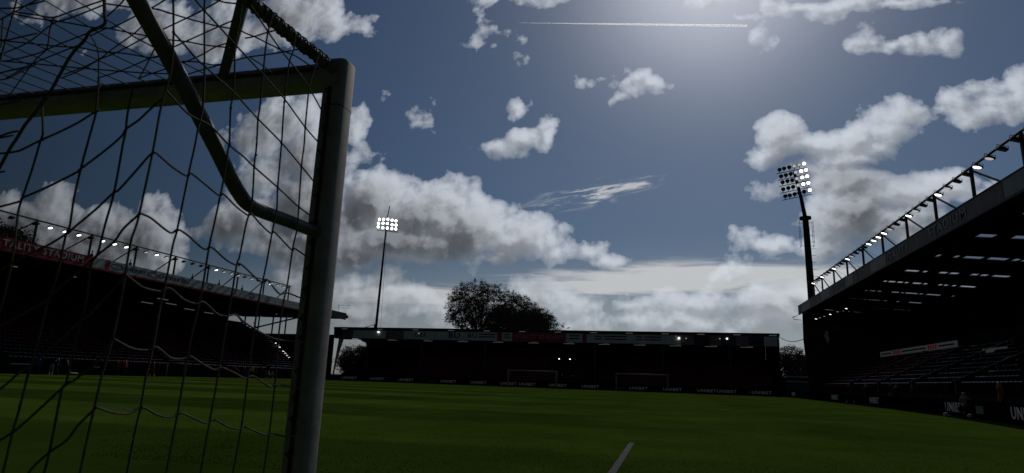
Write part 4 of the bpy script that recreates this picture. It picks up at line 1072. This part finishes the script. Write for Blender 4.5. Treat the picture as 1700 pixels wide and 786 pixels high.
GL_ = 'people along the left touchline'; GR_ = 'people along the right touchline'
def lp(px, X=-58.5): p = on_x(px, 620, X); return (X, p.y, 0)
person(lp(60.5), 1.2, 'person in a blue top standing at the left touchline', 'blue', 'navy', group=GL_)
person(lp(84), 0.4, 'person in dark clothes and pale boots stretching on the left touchline', 'black_cloth', 'grey_cloth', 'bend', boots='white_cloth', group=GL_)
person(lp(93), 2.0, 'person all in black behind the stretching person on the left', 'black_cloth', 'black_cloth', 'walk', group=GL_)
person(lp(192), 1.0, 'person in a dark red top left of the orange bib', 'redcloth', 'black_cloth', group=GL_)
person(lp(205.5), -1.6, 'person in an orange bib and dark trousers on the left touchline', 'orange', 'navy', group=GL_, h=1.85)
person(lp(253), -1.2, 'person in a red and white kit walking near the small goal', 'redcloth', 'redcloth', 'walk', boots='white_cloth', group=GL_, h=1.8)
person(lp(262), 2.6, 'person in black just behind the red and white kit', 'black_cloth', 'black_cloth', group=GL_)
for i, (px, lb, sh, ps) in enumerate(((388, 'person in red, left of the group beside the yellow vest', 'redcloth', 'stand'), (396, 'person in red bending in the group on the left', 'redcloth', 'bend'), (405, 'person in red next to the yellow vest', 'redcloth', 'walk'), (418, 'person in a yellow high visibility vest on the left', 'yellow', 'stand'), (425, 'person in black right of the yellow vest', 'black_cloth', 'stand'), (433, 'person in black farther right of the yellow vest', 'black_cloth', 'crossed'))):
    person(lp(px, -60.5), 1.0 + i, lb, sh, 'black_cloth', ps, group=GL_)
for i, (px, lb, sh) in enumerate(((441, 'person in red seated by the white goal post', 'redcloth'), (446, 'person in a white top seated by the white goal post', 'white_cloth'), (452, 'person in grey seated nearest the white goal post', 'grey_cloth'))):
    person((-61.3, lp(px, -61.3)[1], -.02), 0.5 - i, lb, sh, 'black_cloth', 'crouch', group=GL_, boots='white_cloth')
person(gp(1412, 671.0), 1.5, 'person in black with pale boots, farthest of those on the right touchline', 'black_cloth', 'black_cloth', 'walk', boots='white_cloth', group=GR_)
person(gp(1441, 674.0), .4, 'person in black between the farthest figure and the pair on the right', 'black_cloth', 'black_cloth', group=GR_)
person(gp(1482, 677.0), 2.9, 'person in a dark coat and grey trousers, left of the standing pair on the right', 'black_cloth', 'grey_cloth', 'crossed', group=GR_, h=1.88)
person(gp(1491.5, 679.0), -2.9, 'person in a dark coat, right of the standing pair on the right', 'navy', 'black_cloth', group=GR_, h=1.72, hair='skin')
person(gp(1518, 679.5), 1.8, 'person in a red jacket standing right of the pair', 'redcloth', 'black_cloth', group=GR_, h=1.75)
person((rx(36.5) - .15, 36.2, 0), 2.2, 'person crouching beside the boards with folded arms on the right', 'grey_cloth', 'black_cloth', 'crouch', group=GR_)
person((rx(34.2) + 1.0, 34.4, 0), 1.4, 'person in an orange red jacket standing behind the boards on the right', 'orange', 'black_cloth', group=GR_, h=1.8)
pp = on_y(1194.5, 640, FY + 1.3)
person((pp.x, FY + .45, 0), 0, 'lone person in a red top before the far stand', 'redcloth', 'black_cloth', h=1.8)

# leaning pole and long low rail at the left touchline
q = on_x(118, 612, -61.3)
t = thing('leaning_pole', 'short white pole leaning against the boards on the left', 'pole', (-61.3, q.y, 0)); MB().tube([(0, -.55, 1.5), (0, 0, .2), (0, .9, .15)], .07, 6).build('pole_tube', M['white_cloth'], t)
for i, (a, b, yy, lb) in enumerate(((18, 53, 603.5, 'thin pale bench rail at the left picture edge'), (150, 166, 609, 'thin pale bench rail left of the orange bib'), (457, 482, 610, 'pale bench rails beside the white goal post'))):
    A, B = on_x(a, yy, -63.3), on_x(b, yy, -63.3)
    t = thing('bench', lb, 'bench', ((A + B) / 2).to_tuple()[:2] + (0,), 'benches on the left touchline'); L = (B - A).length / 2; z = A.z
    MB().box((-.04, -L, z - .06), (.04, L, z)).build('top_rail', M['pale'] if i != 2 else M['frame_metal'], t)
    MB().box((-.3, -L, .42), (.1, L, .48)).build('seat', M['frame_metal'], t)
    for s_ in (-1, 1): MB().box((-.05, s_ * L * .9 - .04, 0), (.05, s_ * L * .9 + .04, z - .061)).build('leg', M['dark_steel'], t)

# thin pitchside stands (microphone poles) and the balls at their feet
for i, (px, py, lb) in enumerate(((1571, 691, 'white football under the left thin stand on the right touchline'), (1611, 694, 'white football by the crouching person on the right touchline'))):
    p = on_z(px, py + 1.5); bm = bmesh.new(); bmesh.ops.create_icosphere(bm, subdivisions=3, radius=.11); me = bpy.data.meshes.new('football'); bm.to_mesh(me); bm.free()
    me.materials.append(M['white_cloth']); me.materials.append(M['ink'])
    for k, po in enumerate(me.polygons):
        po.use_smooth = True; c = po.center.normalized()
        if max(c.dot(Vector(v).normalized()) for v in ((0, 0, 1), (.9, 0, .45), (.28, .85, .45), (-.72, .53, .45), (-.72, -.53, .45), (.28, -.85, .45), (0, 0, -1), (-.9, 0, -.45), (-.28, .85, -.45), (.72, .53, -.45), (.72, -.53, -.45), (-.28, -.85, -.45))) > .955: po.material_index = 1
    o = bpy.data.objects.new('football', me); col.objects.link(o); o.location = (p.x, p.y, .11); tag(o, lb, 'football', 'footballs on the right')
p = on_z(1573, 691)
t = thing('microphone_stand', 'thin black stand with a short crossbar on the right touchline', 'stand', (p.x + .1, p.y + .3, 0))
MB().tube([(0, 0, .02), (0, 0, 1.0)], .02, 6).build('pole_tube', M['dark_steel'], t); MB().tube([(-.28, 0, 1.0), (.28, 0, 1.02)], .03, 6).build('crossbar', M['frame_metal'], t); MB().prism([(math.cos(q) * .16, math.sin(q) * .16, 0) for q in [k * math.pi / 8 for k in range(16)]], (0, 0, .03)).build('foot', M['dark_steel'], t)

# ------------------------------------------------------------------ between the stands
a = on_y(1294, 560, 107); b = on_x(1334, 562.5, 17.0); b = Vector((17.2, 90.2, b.z))
cp_ = [a.lerp(b, t_) + Vector((0, 0, -1.1 * math.sin(math.pi * t_) * .45)) for t_ in [k / 10 for k in range(11)]]
o = MB().tube(cp_, .05, 5).build('cable', M['black_steel']); tag(o, 'black cable slung between the far stand and the right stand', 'cable')
t = thing('storage_container', 'dark green container with white top rail in the gap at the right corner', 'container', (20.5, 108, 0))
MB().box((-2.9, 0, .0), (2.6, 2.4, 2.2)).build('body', M['teal'], t); MB().box((-2.95, -.05, 2.22), (2.0, .0, 2.36)).build('top_rail', M['pale'], t)
mb = MB()
for k in range(14): mb.box((-2.85 + k * .4, -.03, .1), (-2.72 + k * .4, -.003, 2.1))
pieces(mb, 'rib', M['teal'], t)
t = thing('barrier', 'dark slatted barrier with a pale rail behind the green container', 'barrier', (23, 113, 0))
MB().box((-6, 0, 0), (6, .1, 3.0)).build('panel', M['wall'], t); MB().box((-6, -.06, 3.02), (6, .12, 3.2)).build('rail', M['pale'], t)
t = thing('antenna', 'thin yagi antenna rods on the far roof corner of the left stand', 'antenna', (-66.3, 119.0, ft))
mb = MB(); mb.tube([(0, -1.5, -.2), (0, -1.5, 1.9)], .035, 4); mb.build('mast', M['dark_steel'], t)
for z in (1.2, 1.7):
    mb = MB(); mb.tube([(-.5, -1.5, z), (2.7, -1.5, z - .1)], .02, 4)
    for k in range(7): mb.tube([(k * .4 - .2, -1.5, z - .35), (k * .4 - .2, -1.5, z + .3)], .014, 4)
    mb.build('aerial', M['dark_steel'], t)

# ------------------------------------------------------------------ trees
def tree(name, label, loc, blobs, trunk_h, n, leaf, seed, group=None, stems=5, fill=1.0):
    """blobs: ellipsoids (x, y, z, rx, ry, rz) relative to the foot; leaf clumps gather round twigs"""
    r = random.Random(seed); t = thing(name, label, 'tree', loc, group)
    mb = MB(); ends = []
    mb.tube([(0, 0, 0), (.15, 0, trunk_h * .5), (0, .1, trunk_h)], [trunk_h * .05, trunk_h * .035, trunk_h * .026], 8)
    for (x, y, z, a, b, c) in blobs:
        for k in range(stems):
            e = Vector((x + r.uniform(-.6, .6) * a, y + r.uniform(-.6, .6) * b, z + r.uniform(-.2, .8) * c)); s = Vector((0, 0, trunk_h * r.uniform(.45, .95)))
            m_ = s.lerp(e, .5) + Vector((r.uniform(-.6, .6), r.uniform(-.6, .6), r.uniform(-.2, .8))); mb.tube([s, m_, e], [trunk_h * .016, trunk_h * .010, .03], 5)
            for q in range(4):
                s2 = m_.lerp(e, r.random()); e2 = s2 + Vector((r.uniform(-1, 1) * a, r.uniform(-1, 1) * b, r.uniform(.1, 1) * c)) * .55; mb.tube([s2, s2.lerp(e2, .5) + Vector((0, 0, .1)), e2], [.07, .04, .015], 4)
    mb.build('trunk', M['bark'], t)
    cr = MB(); tot = sum(a * b * c for *_, a, b, c in blobs)
    for (x, y, z, a, b, c) in blobs:
        m_ = int(n * a * b * c / tot); nc = max(8, m_ // 34)
        for q in range(nc):
            while True:
                v = Vector((r.uniform(-1, 1), r.uniform(-1, 1), r.uniform(-1, 1)))
                if v.length < 1 and r.random() < (.25 + .75 * v.length): break
            v *= r.uniform(.85, 1.10)
            ctr = Vector((x + v.x * a, y + v.y * b, z + v.z * c)); cs = r.uniform(.35, 1.0) * leaf * 6.0
            for j in range(34):
                p = ctr + Vector((r.gauss(0, 1), r.gauss(0, 1), r.gauss(0, .8))) * cs * .55
                u = Vector((r.uniform(-1, 1), r.uniform(-1, 1), r.uniform(-1, 1))).normalized(); w = u.orthogonal().normalized(); s_ = leaf * r.uniform(.5, 1.15)
                cr.add([p - u * s_, p + w * s_ * .5, p + u * s_, p - w * s_ * .5], [(0, 1, 2, 3)])
    cr.build('crown', M['foliage'], t); return t
def rel(px, py, Y, base): p = on_y(px, py, Y); return (p.x - base[0], p.y - base[1], p.z)
TY = 150.0; fb_ = on_y(800, 545, TY); base = (fb_.x, TY, 0); s = 150 / 1040.0 * 1.03
def eb(px, py, rx_, ry_, Y=TY, base_=None, dep=None):
    bb = base_ or base; x, y, z = rel(px, py, Y, bb); k_ = Y / 1040.0 * 1.03; return (x, y, z, rx_ * k_, (dep or rx_ * .9) * k_, ry_ * k_)
big = [eb(772, 512, 36, 36), eb(788, 488, 40, 24), eb(822, 498, 42, 28), eb(762, 500, 24, 22), eb(852, 517, 36, 29), eb(880, 528, 30, 22), eb(905, 537, 24, 15), eb(928, 545, 17, 9), eb(862, 522, 44, 28), eb(890, 532, 34, 20), eb(850, 535, 70, 22), eb(800, 530, 60, 24), eb(746, 528, 10, 14), eb(870, 535, 50, 22)]
tree('broadleaf_tree', 'large domed leafy tree rising behind the far stand roof', base, big, 12, 135000, .14, 4, stems=4)
def small_tree(px, py, rx_, ry_, Y, label, n, leaf, seed, extra=(), th=5, nm='broadleaf_tree', group='trees beyond the stands'):
    f_ = on_y(px, py, Y); b_ = (f_.x, Y, 0); bl = [eb(px, py, rx_, ry_, Y, b_)] + [eb(*e, Y, b_) for e in extra]
    tree(nm, label, b_, bl, th, n, leaf, seed, group)
small_tree(1312, 592, 20, 15, 128, 'spreading dark tree in the gap between far stand and right stand', 17000, .16, 21, [(1300, 600, 12, 14), (1322, 606, 20, 16), (1335, 600, 12, 8), (1310, 622, 26, 18)], 4)
small_tree(1345, 612, 18, 18, 134, 'thin dark tree beside the right stand gable', 9000, .17, 22, [(1350, 628, 20, 18)], 4)
small_tree(580, 588, 15, 12, 132, 'round dark tree seen through the open left end of the far stand', 11000, .17, 23, [(576, 602, 18, 18), (590, 606, 22, 18)], 4)
small_tree(603, 584, 14, 11, 138, 'dark tree right of the round one in the far stand opening', 11000, .17, 24, [(610, 600, 18, 18)], 4)
LTX = on_x(15, 400, -100)
def left_tree(px, py, rr, label, seed):
    p = on_x(px, py, -98); k_ = (p - Vector((0, 0, H))).length / 1100
    tree('broadleaf_tree', label, (p.x, p.y, 0), [(0, 0, p.z, rr * k_, rr * k_, rr * k_ * .8), (2, 1.5, p.z - 3, rr * k_ * 1.1, rr * k_, rr * k_ * .7)], 9, 9000, .2, seed, 'trees beyond the stands')
left_tree(10, 400, 26, 'dark bushy tree above the left stand fascia at the picture edge', 31)
left_tree(42, 416, 14, 'lower dark tree above the red fascia on the left', 32)

# ------------------------------------------------------------------ vapour trail
def at_h(px, py, Z=3000.0): d = ray(px, py); t_ = Z / d.z; return Vector((d.x * t_, d.y * t_, Z))
A_, B_ = at_h(862, 38), at_h(1240, 43)
m = bpy.data.materials.new('vapour'); m.use_nodes = True; t = m.node_tree; t.nodes.clear()
vs_ = t.nodes.new('ShaderNodeVolumeScatter'); vs_.inputs['Color'].default_value = (1, 1, 1, 1); vs_.inputs['Density'].default_value = .12; vs_.inputs['Anisotropy'].default_value = .77
oo = t.nodes.new('ShaderNodeOutputMaterial'); t.links.new(vs_.outputs[0], oo.inputs['Volume'])
N_ = 2; pts = [A_.lerp(B_, k / N_) for k in range(N_ + 1)]
o = MB().tube([p - A_ for p in pts], [1.5 + 7.5 * min(1, k / N_ * 1.6) for k in range(N_ + 1)], 8).build('vapour_trail', m, loc=A_)
tag(o, 'thin straight white vapour trail high in the sky', 'vapour trail', kind='thing')
